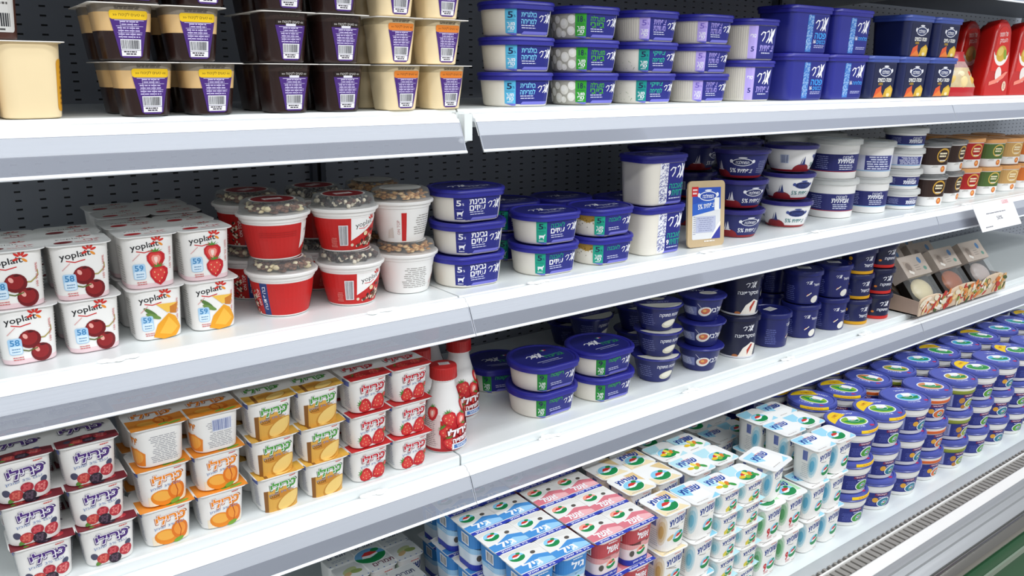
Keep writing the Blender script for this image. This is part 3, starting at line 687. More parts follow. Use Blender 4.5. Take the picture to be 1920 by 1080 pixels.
# --- domed dessert cups
def dome_cup(kind, face):
    prof = [(0, 34), (1, 36), (4, 37), (30, 43), (56, 47), (57, 49), (62, 50), (63, 53.5), (66, 54), (67.5, 53), (67.5, 49)]
    mb = MB().loft(circ(1, 44), prof, white_p); base = circ(43, 44); wp = [(z, s/43) for z, s in prof[:5]]
    red = '#c4201f'
    d = Dec(.35, .03)
    if kind in ('choc', 'pearl'):
        d.rect(-134, 3, 134, 53, red)
        if face == 0:   # plain panel and a corner of white
            d.poly([(28, 53), (70, 53), (70, 38), (28, 14)], '#f2f0ee'); d.text('yoplait', 49, 42, 26, 8, '#26262a', 0, 8); rs = random.Random(2)
            for a in (40, 80, 120): d.ell(60+4*math.cos(R(a)), 48+4*math.sin(R(a)), 3, 1.2, '#d03028', a, n=8)
            for _ in range(26): d.ell(rs.uniform(40, 70), rs.uniform(3, 20), rs.uniform(1.5, 3.2), rs.uniform(1.2, 2.4), rs.choice(['#e8d8bc', '#4a2c22', '#6a4430', '#f0e6d0']), rs.uniform(0, 180), n=8)
            for k in range(3): d.line([(-36, 42-k*3), (18, 42-k*3)], .5, '#a81a1a')
        elif face == 1:
            d.rect(-48, 3, -36, 53, '#2a3f7a'); d.text('בהפתעה', -42, 30, 36, 5, '#e8e8f0', .01, 90); d.text('ON TOP', -53, 30, 26, 5, '#f4e8e4', .01, 90); rs = random.Random(6)
            for _ in range(26): d.ell(rs.uniform(-70, -56), rs.uniform(4, 40), rs.uniform(1.5, 3), rs.uniform(1.2, 2.4), rs.choice(['#e8d8bc', '#4a2c22', '#f0e6d0']), rs.uniform(0, 180), n=8)
            d.rect(54, 3, 62, 53, '#f2f0ee')
        else:
            d.poly([(-10, 53), (52, 53), (-10, 18)], '#f2f0ee'); d.rect(52, 3, 60, 53, '#e88a3a'); d.text('ON TOP', 56, 34, 28, 5, '#f8f0e8', .01, 90)
            d.text('yoplait', 13, 43, 33, 10, '#26262a', 0, 10); d.line([(2, 36.5), (12, 36), (20, 40)], 1.1, '#cc2a2a'); rs = random.Random(8)
            for a in (30, 70, 110, 150): d.ell(27+5*math.cos(R(a)), 48+5*math.sin(R(a)), 3.4, 1.3, '#d03028', a, n=8)
            for _ in range(46): d.ell(20+rs.gauss(0, 13), 9+abs(rs.gauss(0, 6)), rs.uniform(1.6, 3), rs.uniform(1.6, 3), rs.choice(['#e0d0b8', '#3a2420', '#5a3a2c', '#8a6a50', '#f0e6d6']), n=9)
            d.ell(14, 28, 3.6, 3.6, '#e8d4a8'); d.ell(26, 32, 2.6, 2.4, '#4a2c24'); d.ell(34, 32, 2.4, 2.4, '#4a2c24')
            d.bars(-27, 12, -16, 42); d.lines(-42, 8, -30, 24, 7, '#e08a80', .4)
    else:
        if face == 0:
            d.rect(-22, 3, -14, 50, red); d.text('ON TOP', -27, 26, 24, 5, '#c89a98', .01, 90)
            d.lines(-2, 12, 40, 46, 9, '#8a8680', .3); d.poly([(-48, 8), (-36, 8), (-36, 26), (-44, 22)], '#d8d0c8')
        else:
            d.lines(-30, 10, 22, 46, 11, '#8a8680', .3); d.text('yoplait', 44, 42, 24, 8, '#26262a', 0, 8); d.poly([(26, 6), (62, 40), (62, 6)], '#f4ece4'); d.ell(48, 16, 8, 10, '#e0863a'); d.ell(46, 18, 5, 6, '#f0a860'); d.line([(26, 14), (40, 32)], 1, red)
    lab = d.wrap(base, wp)
    dome = MB().loft(circ(1, 44), [(67, 51), (69, 48.5), (78, 47.5), (83.5, 45.5), (85.5, 41), (86, 36), (85.2, 34)], clear_p, cap0=False)
    rs = random.Random(11); tp = MB()
    for _ in range(170):
        a = rs.uniform(0, 6.283); q = 42*math.sqrt(rs.random()); q = max(q, 33) if rs.random() < .75 else q
        x, y, z = q*math.cos(a), q*math.sin(a), 71+rs.uniform(0, 8 if kind != 'gran' else 10)
        if kind == 'pearl': r = rs.uniform(2.6, 3.8); tp.ball(x, y, z, r, r, r, rs.choice(['#f6ecd6', '#f2e6cc', '#3a2320', '#4a2c26', '#6a4638', '#2c1a18']), 8, 5)
        elif kind == 'choc': tp.ball(x, y, z, rs.uniform(3.5, 7.5), rs.uniform(3, 5), rs.uniform(2, 4), rs.choice(['#f6eac4', '#f2e2b4', '#5a3828', '#6e4632', '#8a5e44', '#653f2e']), 8, 5, rs.uniform(0, 3))
        else: tp.ball(x, y, z, rs.uniform(3.5, 6), rs.uniform(2.5, 4.5), rs.uniform(1.5, 2.5), rs.choice(['#cf9a5c', '#e2b478', '#c08a4e', '#b57c44', '#ecc890']), 7, 4, rs.uniform(0, 3))
    td = Dec(.1, .02); td.ell(0, 0, 34, 34, '#e9e6e2', n=28)
    if kind != 'gran': td.ell(0, 0, 31, 31, '#8e1a20', n=28); td.rect(-14, -6, 14, 8, '#eceaea'); td.lines(-12, -4, 12, 6, 3, '#b03038', .4)
    else: td.ell(0, 0, 30, 30, '#d8d6d0', n=28)
    return [Part('cup', mb.mesh('cup'), subs=[Part('label', lab)]), Part('topping', tp.mesh('topping', None), kind='stuff'),
            Part('dome_lid', dome.mesh('dome_lid'), subs=[Part('sticker', td.flat(85.3))])]
DOME = {(k, f): dome_cup(k, f) for k, f in (('choc', 0), ('choc', 1), ('pearl', 2), ('gran', 0), ('gran', 1))}

# --- bowls, round tubs and cups turned on a lathe
def round_parts(prof, m, draw, lidprof=None, lid_m=None, lid_draw=None, r_ref=None, lidz=None, zlab=None, seg=44, rim=None, body='tub', lidn='lid'):
    mb = MB().loft(circ(1, seg), prof, m)
    if rim: mb.loft(circ(1, seg), rim[0], rim[1])
    wp = [(z, s/r_ref) for z, s in prof]; subs = []
    if draw: d = Dec(.35, .03); draw(d); subs = [Part('label', d.wrap(circ(r_ref, seg), wp))]
    out = [Part(body, mb.mesh(body), subs=subs)]
    if lidprof:
        sub = []
        if lid_draw: ld = Dec(.1, .02); lid_draw(ld); sub = [Part('print', ld.flat(lidz))]
        out.append(Part(lidn, MB().loft(circ(1, seg), lidprof, lid_m).mesh(lidn), subs=sub))
    return out
violet_lid = plastic('lid_violet_dark', '#332f7c', .25, .03)
def boat_bowl(white):
    c0, c1 = ('#f2f0ee', '#2a3a78') if white else ('#252a6a', '#eceaf2')
    prof = [(0, 40), (1, 42), (4, 44), (20, 50), (44, 56), (54, 58), (55, 61)]
    def f(d):
        d.rect(-160, 1, 160, 6, '#9a2026')
        d.ell(-34, 3, 24, 17, '#8e1c24', a0=0, a1=180); d.poly([(-36, 19), (-28, 19), (-31, 38)], c1); d.poly([(-37, 20), (-40, 20), (-35, 36)], c1); d.line([(-44, 18), (-26, 18)], 1.6, c1)
        d.oval_logo(16, 36, 42, '#e8e8f0' if not white else '#3a4a90', '#1c2458'); d.text('צפתית 5%', 14, 18, 48, 10, '#f0f0f6' if not white else '#5a8a8c', .02)
        d.bars(-84, 22, -68, 40, '#3a4a80', '#c8d0e4', 9); d.lines(48, 12, 74, 40, 7, '#8a90b8', .35)
    lid = [(53, 60), (54, 63), (58, 63.5), (61, 63), (63, 60), (62.5, 55), (61, 53)]
    return round_parts(prof, c0, f, lid, violet_lid, lambda d: (d.ell(0, 0, 50, 50, '#23245c', n=30), d.text('צפתית', 0, 6, 50, 14, '#5a5fa0', .02), d.lines(-25, -22, 25, -10, 2, '#5a5fa0', .4)), 50, 61)
BOWL = {'white': boat_bowl(True), 'navy': boat_bowl(False)}
milky_lid = clear('milky_lid', '#e8eae8', .55, .2)
def white_tub(h, r, red=False, turn=False):
    prof = [(0, r*.84), (1, r*.88), (4, r*.89), (h*.5, r*.93), (h-16, r*.965), (h-15, r*1.0), (h-8, r*1.0)]
    def f(d):
        k = r/60; v0, v1 = h*.2, h*.62
        d.rect(-150*k, v0, 150*k, v1, '#25296c' if not turn else '#d8daee'); d.rect(-150*k, v0-2, 150*k, v0, '#a02a34' if red else '#86b8e0')
        if turn:
            d.rect(-24*k, v0+1, 60*k, v1-1, '#3a3f88'); d.lines(-20*k, v0+2, 56*k, v1-2, 6, '#dfe2f6', .5)
        else:
            d.text('לאבנה', 22*k, v1-6*k, 30*k, 7*k, '#eceef8', .01); d.text('אמיתית', 20*k, v1-16*k, 48*k, 11*k, '#f4f4fa', .03)
            d.lines(-2*k, v0+3, 44*k, v0+(v1-v0)*.42, 3, '#dfe2f4', .4); d.lines(-66*k, v0+4, -22*k, v1-4, 7, '#9aa0d0', .35)
    lid = [(h-15.5, r*1.01), (h-14, r*1.07), (h-3, r*1.06), (h-1, r*1.02), (h, r*.97), (h-.5, r*.92), (h-3, r*.9)]
    return round_parts(prof, white_p, f, lid, milky_lid, lambda d: d.ell(0, 0, r*.7, r*.7, '#dfe4ea', n=26), r, h-3)
WT = {'w1': white_tub(100, 62, True), 'w2': white_tub(94, 58), 'w2t': white_tub(94, 58, turn=True), 'w3': white_tub(55, 53), 'w3t': white_tub(55, 53, turn=True)}
def spread_cup(top, lid_m, gold, h, sq=46):
    o = rrect(2*sq*.95, 2*sq*.95, sq*.6); prof = [(0, .82), (1.5, .86), (4, .87), (h*.5, .93), (h-14, .985), (h-12, 1.0), (h-11, 1.0)]
    d = Dec(.35, .03); d.rect(-160, h*.30, 160, h-14, top)
    d.ell(6, h*.6, 22, h*.22, gold, 12, n=22); d.ell(6, h*.6, 18, h*.17, top if gold != top else '#f0d8a0', 12, n=22); d.lines(-8, h*.53, 20, h*.70, 2, '#f2e6c4', .6); d.lines(-4, h*.4, 20, h*.47, 1, '#e8e0d0', .6)
    d.ell(14, h*.17, 8, h*.1, '#d8742a', 20); d.ell(13, h*.18, 4, h*.05, '#eeb06a'); d.lines(-28, h*.22, 0, h*.29, 2, '#a8a49e', .4)
    lid = [(h-12, 1.01), (h-11, 1.05), (h-2, 1.05), (h-.5, 1.02), (h, .98), (h-.5, .9), (h-2, .88)]
    return [Part('tub', MB().loft(o, prof, white_p).mesh('tub'), subs=[Part('label', d.wrap(o, prof))]), Part('lid', MB().loft(o, lid, lid_m).mesh('lid'))]
or_lid = plastic('lid_apricot', '#e0a263', .3, .02); smoke_lid = clear('lid_smoke', '#8d8f90', .45, .15)
SPR = {'brown': spread_cup('#33211c', smoke_lid, '#c89a3a', 88), 'red': spread_cup('#a81c1c', or_lid, '#d8a24a', 88), 'green': spread_cup('#4f6a34', or_lid, '#d0ae52', 84), 'tan': spread_cup('#c49a5e', or_lid, '#e8c987', 82), 'orange': spread_cup('#d0702c', or_lid, '#eab46a', 82)}

def dip_bowl(kind):
    prof = [(0, 32), (1, 34), (4, 35), (30, 42), (50, 47), (52, 50)]
    def f(d):
        d.text('שמנת מתוקה' if kind == 'sweet' else 'שלבי', 14 if kind == 'sweet' else 28, 36 if kind == 'sweet' else 28, 46 if kind == 'sweet' else 34, 9 if kind == 'sweet' else 13, '#eeeef6', .02)
        if kind == 'sweet': d.ell(16, 17, 19, 9, '#dcd8c4', 10); d.ell(17, 19, 15, 6, '#f4f0e0', 10); d.lines(-50, 12, -16, 40, 6, '#7a80b4', .35); d.line([(28, 22), (40, 32)], 1, '#c8c8d8')
        else: d.ell(-4, 24, 15, 11, '#e9e4dc', 10); d.ell(-3, 25, 10, 7, '#c86a50', 10); d.ell(-5, 26, 4, 3, '#e8b060'); d.line([(-20, 42), (-10, 30)], 1.2, '#b8b8cc'); d.rect(-60, 14, -22, 34, '#8088b8'); d.lines(-57, 16, -26, 32, 5, '#e0e4f4', .5)
    def ld(d):
        if kind == 'sweet': d.poly([(-50*math.cos(R(a)), -50*math.sin(R(a))) for a in range(20, 161, 14)], '#e8e6da'); d.ell(4, 18, 17, 9, '#efe9d4', 5); d.line([(8, 18), (30, 34)], 2, '#c8c8d8'); d.lines(-30, -12, 26, 0, 2, '#b4b8dc', .4)
        else: d.text('שלבי', -10, 20, 38, 12, '#e4e4f0', .02); d.ell(12, -2, 20, 13, '#f0ece6', 5); d.ell(13, 0, 14, 8, '#dfd8cc'); d.line([(18, 2), (40, 18)], 2, '#c8c8d8')
    lid = [(51, 49), (52, 53), (54.5, 53.5), (56, 52), (56.2, 46)]
    return round_parts(prof, navy_p, f, lid, plastic('foil_violet', '#2b2f86', .22, .03, 30), ld, 41, 56.2, lidn='foil_lid')
DIP = {k: dip_bowl(k) for k in ('sweet', 'dessert')}
def navy_cup(h, r, kind):
    prof = [(0, r*.80), (1, r*.84), (3, r*.85), (h*.5, r*.9), (h-14, r*.95), (h-13, r*.97)]
    dark = {'masc': '#171b3c', 'cook': '#20266c', 'yel': '#1c2256', 'red': '#151a40'}[kind]
    def f(d):
        if kind == 'masc': d.gad(14, h*.72, 26, 16); d.text('מסקרפונה', 10, h*.52, 52, 10, '#eeeef4', .015); d.poly([(-8, 3), (34, 3), (40, h*.32), (24, h*.38), (4, h*.25)], '#efe8de'); d.poly([(16, 8), (22, h*.2), (30, h*.33), (24, h*.34), (14, h*.2)], '#b84030'); d.ell(-14, 6, 7, 4, '#b06a3a')
        elif kind == 'cook': d.gad(4, h*.66, 15, 10); d.text('בישול', 26, h*.6, 20, 7, '#eeeef6', .02); d.ell(4, h*.3, 3, 2, '#d84a3a'); d.line([(0, h*.26), (12, h*.36)], 2.4, '#e8e4d0'); d.ell(24, h*.16, 12, 9, '#f0ece2', 20); d.lines(-56, 8, -26, h*.55, 8, '#7078c0', .35)
        elif kind == 'yel': d.gad(14, h*.62, 22, 14); d.text('לבישול', 16, h*.36, 30, 9, '#eeeef6', .02); d.ell(-34, h*.6, 5, 5, '#d8a020'); d.lines(-50, 10, -20, h*.4, 4, '#7078c0', .4)
        else: d.gad(16, h*.62, 26, 16); d.text('מתוקה', 14, h*.36, 34, 9, '#eeeef6', .02); d.ell(-14, h*.3, 4, 3, '#e08030'); d.lines(34, 10, 46, h*.6, 6, '#8088c0', .4)
    lid = [(h-13, r*.98), (h-12, r*1.04), (h-3, r*1.04), (h-1, r*1.01), (h, r*.96), (h-.5, r*.9), (h-2, r*.88)]
    band = {'yel': '#e0a418', 'red': '#d02a26'}.get(kind)
    rim = ([(.2, r*.845), (1, r*.875), (8, r*.88), (8.5, r*.86)], band) if band else (([(0, r*.82), (.5, r*.86), (4, r*.87), (4.5, r*.85)], '#d8d8de') if kind == 'masc' else None)
    lm = plastic('lid_navy_'+kind, dark, .25, .02)
    def ld(d):
        if kind in ('cook', 'masc'): d.rect(-r*.3, -r*.1, r*.4, r*.35, '#ecebea'); d.lines(-r*.25, -r*.05, r*.35, r*.3, 3, '#77777f', .4)
    return round_parts(prof, plastic('cup_navy_'+kind, dark, .3, .02), f, lid, lm, ld if kind in ('cook', 'masc') else None, r*.9, h-2, rim=rim)
NC = {'masc': navy_cup(102, 50, 'masc'), 'cook': navy_cup(86, 47, 'cook'), 'yel': navy_cup(68, 45, 'yel'), 'red': navy_cup(70, 43, 'red')}

def bottle():
    prof = [(0, 31), (1.5, 34), (4, 35.5), (45, 36), (62, 35), (80, 30), (98, 24.5), (112, 21), (122, 19.5), (126, 19.5), (127, 22.5), (129, 23), (131, 22)]
    mb = MB().loft(circ(1, 44), prof, plastic('bottle_white', '#f3f1ef', .3, .01))
    d = Dec(.35, .03); red = '#b41c20'
    d.rect(-14, 3, 100, 60, '#c4262a'); d.rect(-110, 3, 100, 9, '#a81a1e'); rs = random.Random(4)
    d.rect(-56, 9, -14, 70, '#e0c9c6'); d.lines(-52, 12, -18, 66, 15, '#8a6a6c', .3)
    for u, v, k, a in ((-30, 72, 27, 8), (40, 78, 28, -14), (2, 62, 30, 14), (24, 58, 28, -30), (52, 60, 30, 20), (-2, 40, 30, 40), (24, 40, 26, -20), (60, 40, 28, 10), (2, 20, 26, 10)): d.straw(u, v, k, a, rs.random() < .25)
    d.text('פרילי', 18, 40, 44, 19, '#8a0e1a', .1, 6); d.text('פרילי', 18, 40, 41, 16, '#f6f2f4', .04, 6); d.text('לשתייה', 20, 25, 32, 12, '#8a0e1a', .1, 6); d.text('לשתייה', 20, 25, 30, 10, '#f6f2f4', .04, 6)
    d.rect(4, 7, 42, 18, '#eef0f4'); d.rect(7, 9, 40, 16, '#4a78b8'); d.lines(9, 10, 38, 15, 2, '#e8eef6', .5)
    lab = d.wrap(circ(34, 44), [(z, s/34) for z, s in prof])
    o = [(math.sin(2*math.pi*i/64)*(1 if i % 2 else .97), -math.cos(2*math.pi*i/64)*(1 if i % 2 else .97)) for i in range(64)]
    cap = MB().loft(o, [(128.5, 23.5), (129.5, 24), (149, 23.5)], plastic('cap_red', '#c0201f', .35, .02)).loft(circ(1, 44), [(148.5, 23.5), (150.5, 22.8), (151.5, 20)], MATS['cap_red'])
    cd = Dec(.1, .02); cd.rect(-8, -5, 11, 8, '#efecea'); cd.lines(-6, -3, 9, 6, 2, '#a0a0a4', .4)
    return [Part('bottle_body', mb.mesh('bottle_body'), subs=[Part('label', lab)]), Part('cap', cap.mesh('cap'), label='red screw cap with a white price sticker', subs=[Part('sticker', cd.flat(151.5))])]
BOT = bottle()
# --- bottom deck: foil-topped yogurt packs and tubs
dn = Cup(rrect(64, 64, 17), 78.5, .88, 1.0); dl = Cup(rrect(61, 61, 16), 46.5, .90, 1.0)
def mixhex(a, b, t):
    return '#' + ''.join('%02x' % int(int(a[i:i+2], 16)*(1-t)+int(b[i:i+2], 16)*t) for i in (1, 3, 5))
def dn_label(kind, cup):
    d = Dec(.3, .025); h = cup.h; k = h/78
    if kind in ('gil', 'eshel'):
        c, c2 = (('#3a86cc', '#9cc8e8') if kind == 'gil' else ('#b8484f', '#e0a0a0'))
        d.rect(-110, 34*k, 110, h-6, c); d.poly([(-110, 34*k), (110, 34*k), (110, 40*k), (30, 46*k), (0, 38*k), (-30, 45*k), (-110, 40*k)], c2); d.rect(-110, 2, 110, 13*k, '#2b3ba8')
        d.text('גיל' if kind == 'gil' else 'אשל', 4, 58*k, 28, 15*k, '#f4f6fa', .03); d.lines(-8, 67*k, 16, 71*k, 1, '#f0f0f6', .5); d.text('ביו 3% שומן', 2, 7.5*k, 36, 5*k, '#eef0fa', .02)
        d.dairy_logo(2, 28*k, 12, 10, '#8ccdea' if kind == 'gil' else '#f0a08c'); d.ell(-20, 26*k, 5, 6, '#55504c')
        d.lines(-58, 16, -38, h-12, 10, '#dfe8f4', .3); d.rect(-62, 48*k, -40, h-10, '#f0f0f4'); d.bars(-60, 50*k, -42, h-12, '#333', None, 10)
        return cup.label(d)
    d.rect(-62, 1.5, 30, h-4, '#f1efec'); deep = {'white': '#4fa2c6', 'green': '#4f9e60', 'vanilla': '#bd9450', 'cyan': '#62aecb', 'fruit': '#86c0ce'}[kind]
    for u, t, g in ((-34, .3, 1.0), (-34, .6, .74), (-35, 1.0, .46), (35, .3, .8), (36, .55, .55)): d.ell(u, h*(.54-.06*(1-g)), 11*g, h*.38*g, mixhex('#f1efec', deep, t*.9), -4, n=22)
    if kind == 'vanilla': d.ell(-14, h*.36, 9, h*.06, '#d8b880', 25); d.line([(-20, h*.62), (8, h*.52)], 1, '#7a5a24')
    if kind == 'fruit': d.poly([(-14, 3), (18, 4), (20, h*.26), (-2, h*.36), (-15, h*.22)], '#d8c840'); d.ell(4, h*.16, 10, h*.09, '#6a9a34', 20); d.ell(14, h*.12, 5, h*.07, '#b8402c')
    if kind == 'green': d.text('9', -13, h*.28, 11, h*.26, '#c0202a', .05); d.lines(-16, h*.08, 2, h*.16, 2, '#c0404a', .45)
    d.text('שונית', 1, h*.77, 40, h*.16, '#26408c', .035, 8); d.lines(-2, h*.9, 18, h*.94, 1, '#d86a60', .5)
    d.line([(-14, h*.62), (2, h*.58), (18, h*.66)], 1, '#505a66'); d.ell(12, h*.60, 7, h*.035, '#f8f4ea', 8)
    d.dairy_logo(7, h*.33, 16 if cup is dn else 12, 14)
    d.lines(8, h*.04, 26, h*.08, 1, '#b89a98', .4)
    d.lines(-62, h*.1, -38, h*.55, 8, '#b8bcc2', .3); d.rect(-58, h*.62, -46, h*.9, '#7f8cc0'); d.bars(-57, h*.64, -47, h*.88, '#4a58a0', None, 8)
    return cup.label(d)
def dn_top(kind):
    def f(d, x, y, i, j):
        if kind in ('gil', 'eshel'):
            c, c2 = (('#4a92d4', '#9accf0') if kind == 'gil' else ('#d87a86', '#ecb4b8'))
            d.rect(x-36, y-36, x+36, y-28, '#2d3fae'); d.rect(x-36, y-26, x+36, y+34, '#e9e8e4')
            d.poly([(x-36, y-26), (x+36, y-26), (x+36, y-2), (x+12, y+6), (x-14, y-6), (x-36, y-8)], c); d.poly([(x-2, y-26), (x+36, y-24), (x+36, y-14), (x+14, y-6), (x+4, y-12)], c2)
            d.text('ביו 3% שומן', x, y-32, 54, 5.5, '#eef0fa', .02); d.text('גיל' if kind == 'gil' else 'אשל', x-4, y-13, 34, 17, '#f6f8fc', .03); d.lines(x-16, y-24, x+14, y-21, 1, '#f0f4fa', .5)
            d.dairy_logo(x-14, y+15, 16, 4, '#8ccdea' if kind == 'gil' else '#f0a08c'); d.ell(x+16, y+12, 5, 4, '#5a544e', 20)
            for q in range(4): d.line([(x-34, y+24+q*2.5), (x-6, y+26+q*2), (x+34, y+18+q*4)], .5, '#b9b6b0')
            return
        w = {'white': '#9fd8ee', 'green': '#b4e0b4', 'vanilla': '#eddcb4', 'cyan': '#8fd0e8', 'fruit': '#b9e2ec'}[kind]
        if kind == 'vanilla': d.poly([(x-33, y-33), (x+30, y-33), (x+20, y-16), (x-10, y-20), (x-33, y-6)], w); d.poly([(x+6, y+30), (x+33, y+32), (x+33, y-4), (x+22, y+6)], '#e2c692')
        elif kind == 'green': d.poly([(x-30, y-10), (x+30, y-20), (x+32, y+30), (x-8, y+32)], w); d.text('9', x+6, y+14, 12, 16, '#d05048', .03)
        else: d.poly([(x-33, y+6), (x-10, y-6), (x+6, y+33), (x-33, y+33)], w); d.poly([(x+10, y-33), (x+33, y-20), (x+33, y-33)], w)
        if (i+j) % 2 == 0 or kind == 'green': d.text('שונית', x+1, y+13, 50, 17, '#2c4aa0', .04); d.lines(x-8, y+21, x+18, y+24, 1, '#d86a60', .5)
        if (i+j) % 2 or kind in ('vanilla', 'green'): d.dairy_logo(x-2, y-8, 24, 8)
        if kind == 'fruit':
            for q, (a, b) in enumerate(((-14, -4), (-2, -8), (10, -2), (2, 4), (16, -10))): d.ell(x+a, y+b-6, 8, 5, ('#e8c22c', '#88b83c', '#e0802c', '#f0da58', '#3e9a48')[q], q*30)
        d.lines(x-28, y-31, x+6, y-27, 1, '#b0a8a4', .4)
    return f
def dn_pack(kind, cols, rows, cup=dn, pitch=72):
    body = cup.body({'gil': plastic('cup_pale_blue', '#dfe9f4', .32, .01), 'eshel': plastic('cup_pale_pink', '#f2e4e4', .32, .01)}.get(kind, white_p))
    lab = dn_label(kind, cup)
    return pack(cup, body, [lab], cols, rows, pitch, foil_w, dn_top(kind), rad=11, back=lab)
DN = {(k, c, r): dn_pack(k, c, r) for k, c, r in (('gil', 2, 1), ('eshel', 2, 1), ('vanilla', 2, 2), ('vanilla', 1, 1), ('cyan', 1, 1), ('white', 2, 1), ('white', 2, 2), ('green', 2, 1), ('fruit', 2, 2))}
DN['short'] = dn_pack('fruit', 2, 1, dl, 67)
DN['single'] = dn_pack('white', 1, 1, dn, 84)
fl = Cup(rrect(52, 52, 12), 98, .86, 1.0)
class Sc:
    """draws at a smaller scale about (cx, cy)"""
    def __init__(s, d, cx, cy, k): s.d, s.cx, s.cy, s.k = d, cx, cy, k
    def rect(s, a, b, c, e, col): s.d.rect(s.cx+a*s.k, s.cy+b*s.k, s.cx+c*s.k, s.cy+e*s.k, col)
    def ell(s, x, y, rx, ry, col, rot=0): s.d.ell(s.cx+x*s.k, s.cy+y*s.k, rx*s.k, ry*s.k, col, rot)
    def text(s, t, x, y, w_, h, col, b): s.d.text(t, s.cx+x*s.k, s.cy+y*s.k, w_*s.k, h*s.k, col, b)
    def lines(s, a, b, c, e, n, col, th): s.d.lines(s.cx+a*s.k, s.cy+b*s.k, s.cx+c*s.k, s.cy+e*s.k, n, col, th)
    def dairy_logo(s, x, y, k, rot=0, sky='#8ccdea'): s.d.dairy_logo(s.cx+x*s.k, s.cy+y*s.k, k*s.k, rot, sky)
def flat_top(d0, x, y, i, j):
    d = Sc(d0, x, y, .71)
    x = y = 0
    d.rect(x-38, y-36, x+38, y+36, '#d9dad8')
    if i == 1 and j == 0: d.text('תמרים', x+10, y-10, 60, 16, '#6a3a4a', .02)
    elif j == 0: d.ell(x, y+6, 22, 12, '#b8c08c', 20); d.ell(x+14, y-4, 16, 9, '#8fa05c', -10); d.ell(x-12, y-8, 14, 8, '#c8a878', 30)
    else: d.text('תמרים', x, y+6, 50, 16, '#3a4468', .02); d.lines(x-26, y-24, x+22, y-12, 2, '#9098a8', .4)
    rs = random.Random(i*5+j)
    for q in range(5): d.ell(x-34+q*17, y-33, 2.4, 2, '#5a78b0')
    if i == 2 and j == 1: d.dairy_logo(x-86, y-46, 46, 0, '#6aa8d4')
FLAT = pack(fl, fl.body(white_p), [dn_label('green', fl)], 3, 2, 57, foil_w, flat_top, rad=10)

cot_blue = plastic('cottage_blue', '#283493', .3, .02); cot_lid = plastic('cottage_lid', '#4f59ac', .2, .03)
def cottage(var):
    h = 80; prof = [(0, 44), (1, 46), (3, 46.5), (7, 47), (8, 47.5), (50, 52), (52, 54), (64, 55)]
    def f(d):
        d.rect(-163, 10, 163, 47, '#252f7e')
        d.rect(-50, 12, -28, 45, '#8f97cc'); d.bars(-46, 15, -32, 42, '#333c88', '#b4bade', 11); d.lines(-20, 14, 4, 34, 6, '#5a64b4', .35); d.rect(-4, 39, 28, 45.5, '#7a2450'); d.text('קוטג׳', 12, 42, 26, 5, '#e8d8e4', .02)
        d.lines(0, 33, 28, 37, 1, '#c4caec', .5)
        if var == 'olive':
            d.rect(-163, 47, 163, 49, '#7c8a2c'); d.ell(-6, 30, 8, 8, '#c08a3c'); d.ell(0, 13, 7, 6, '#b87a34')
        d.ell(20, 22, 18, 12, '#eef0f2', 14); d.ell(20.5, 21.5, 16, 10.5, {'plain': '#2a7a94', 'green': '#5c9c34', 'olive': '#9aa838', 'orange': '#d8703a', 'yellow': '#4a9a3a'}[var], 14); d.dairy_logo(22, 20, 8, 14); 
        if var in ('plain', 'orange'): d.ell(-2, 28, 7, 6.5, '#e0a53a'); d.line([(4, 31), (30, 38)], .8, '#c4caec')
    collar = {'olive': '#8f9a3a', 'orange': '#d8642c'}.get(var)
    mb = MB().loft(circ(1, 40), prof, white_p)
    if collar: mb.loft(circ(1, 40), [(49.2, 52.6), (50, 54.2), (57, 55.3), (57.5, 54.8)], collar)
    d = Dec(.35, .03); f(d); lab = d.wrap(circ(50, 40), [(z, s/50) for z, s in prof])
    lid = MB().loft(circ(1, 40), [(65, 56), (66, 57.8), (68, 58.3), (69.5, 57), (71.5, 58.3), (75, 58), (79, 56.5), (80, 54), (79.6, 51), (78, 50)], cot_lid)
    ld = Dec(.1, .02); ld.ell(0, 0, 49.5, 49.5, '#525db2', n=30)
    ld.ell(6, -4, 33, 24, '#e6ecf2', 8, n=26); ld.ell(6, -4, 30, 21, {'plain': '#5ab0dc', 'green': '#4a9c4c', 'olive': '#c4a84a', 'orange': '#d88a5a', 'yellow': '#8ab838'}[var], 8, n=26)
    ld.poly([(-22, -6), (0, -18), (26, -16), (34, 0), (16, -4), (-4, 0)], '#1c8a4a'); ld.dairy_logo(8, 0, 13, 6); ld.rect(-2, 2, 22, 16, '#f6f4f6')
    if var in ('yellow', 'green'): ld.poly([(-49*math.cos(R(a)), 49*math.sin(R(a))) for a in range(-20, 71, 10)] + [(4, 30), (-26, 6)], '#f0c81e'); ld.text('חדש', -24, 24, 26, 8, '#d8842a', .02, 40)
    ld.text('קוטג׳', 10, 34, 30, 8, '#d8dcf4', .02); ld.rect(30, -34, 40, -26, '#c02a5a'); ld.text('תנובה', 0, -34, 34, 7, '#c8cef0', .01)
    sub = [Part('print', ld.flat(78))]
    if var == 'yellow':
        bd = Dec(.3, .03); bd.rect(-6, 71.6, 62, 78, '#f0c81e'); bd.lines(8, 73, 50, 77, 1, '#d8842a', .5); sub.append(Part('band', bd.wrap(circ(58, 40), [(71.5, 58.3/58), (75, 1.0), (79, 56.5/58)])))
    return [Part('tub', mb.mesh('tub'), subs=[Part('label', lab)]), Part('lid', lid.mesh('lid'), subs=sub)]
COT = {v: cottage(v) for v in ('plain', 'green', 'olive', 'orange', 'yellow')}

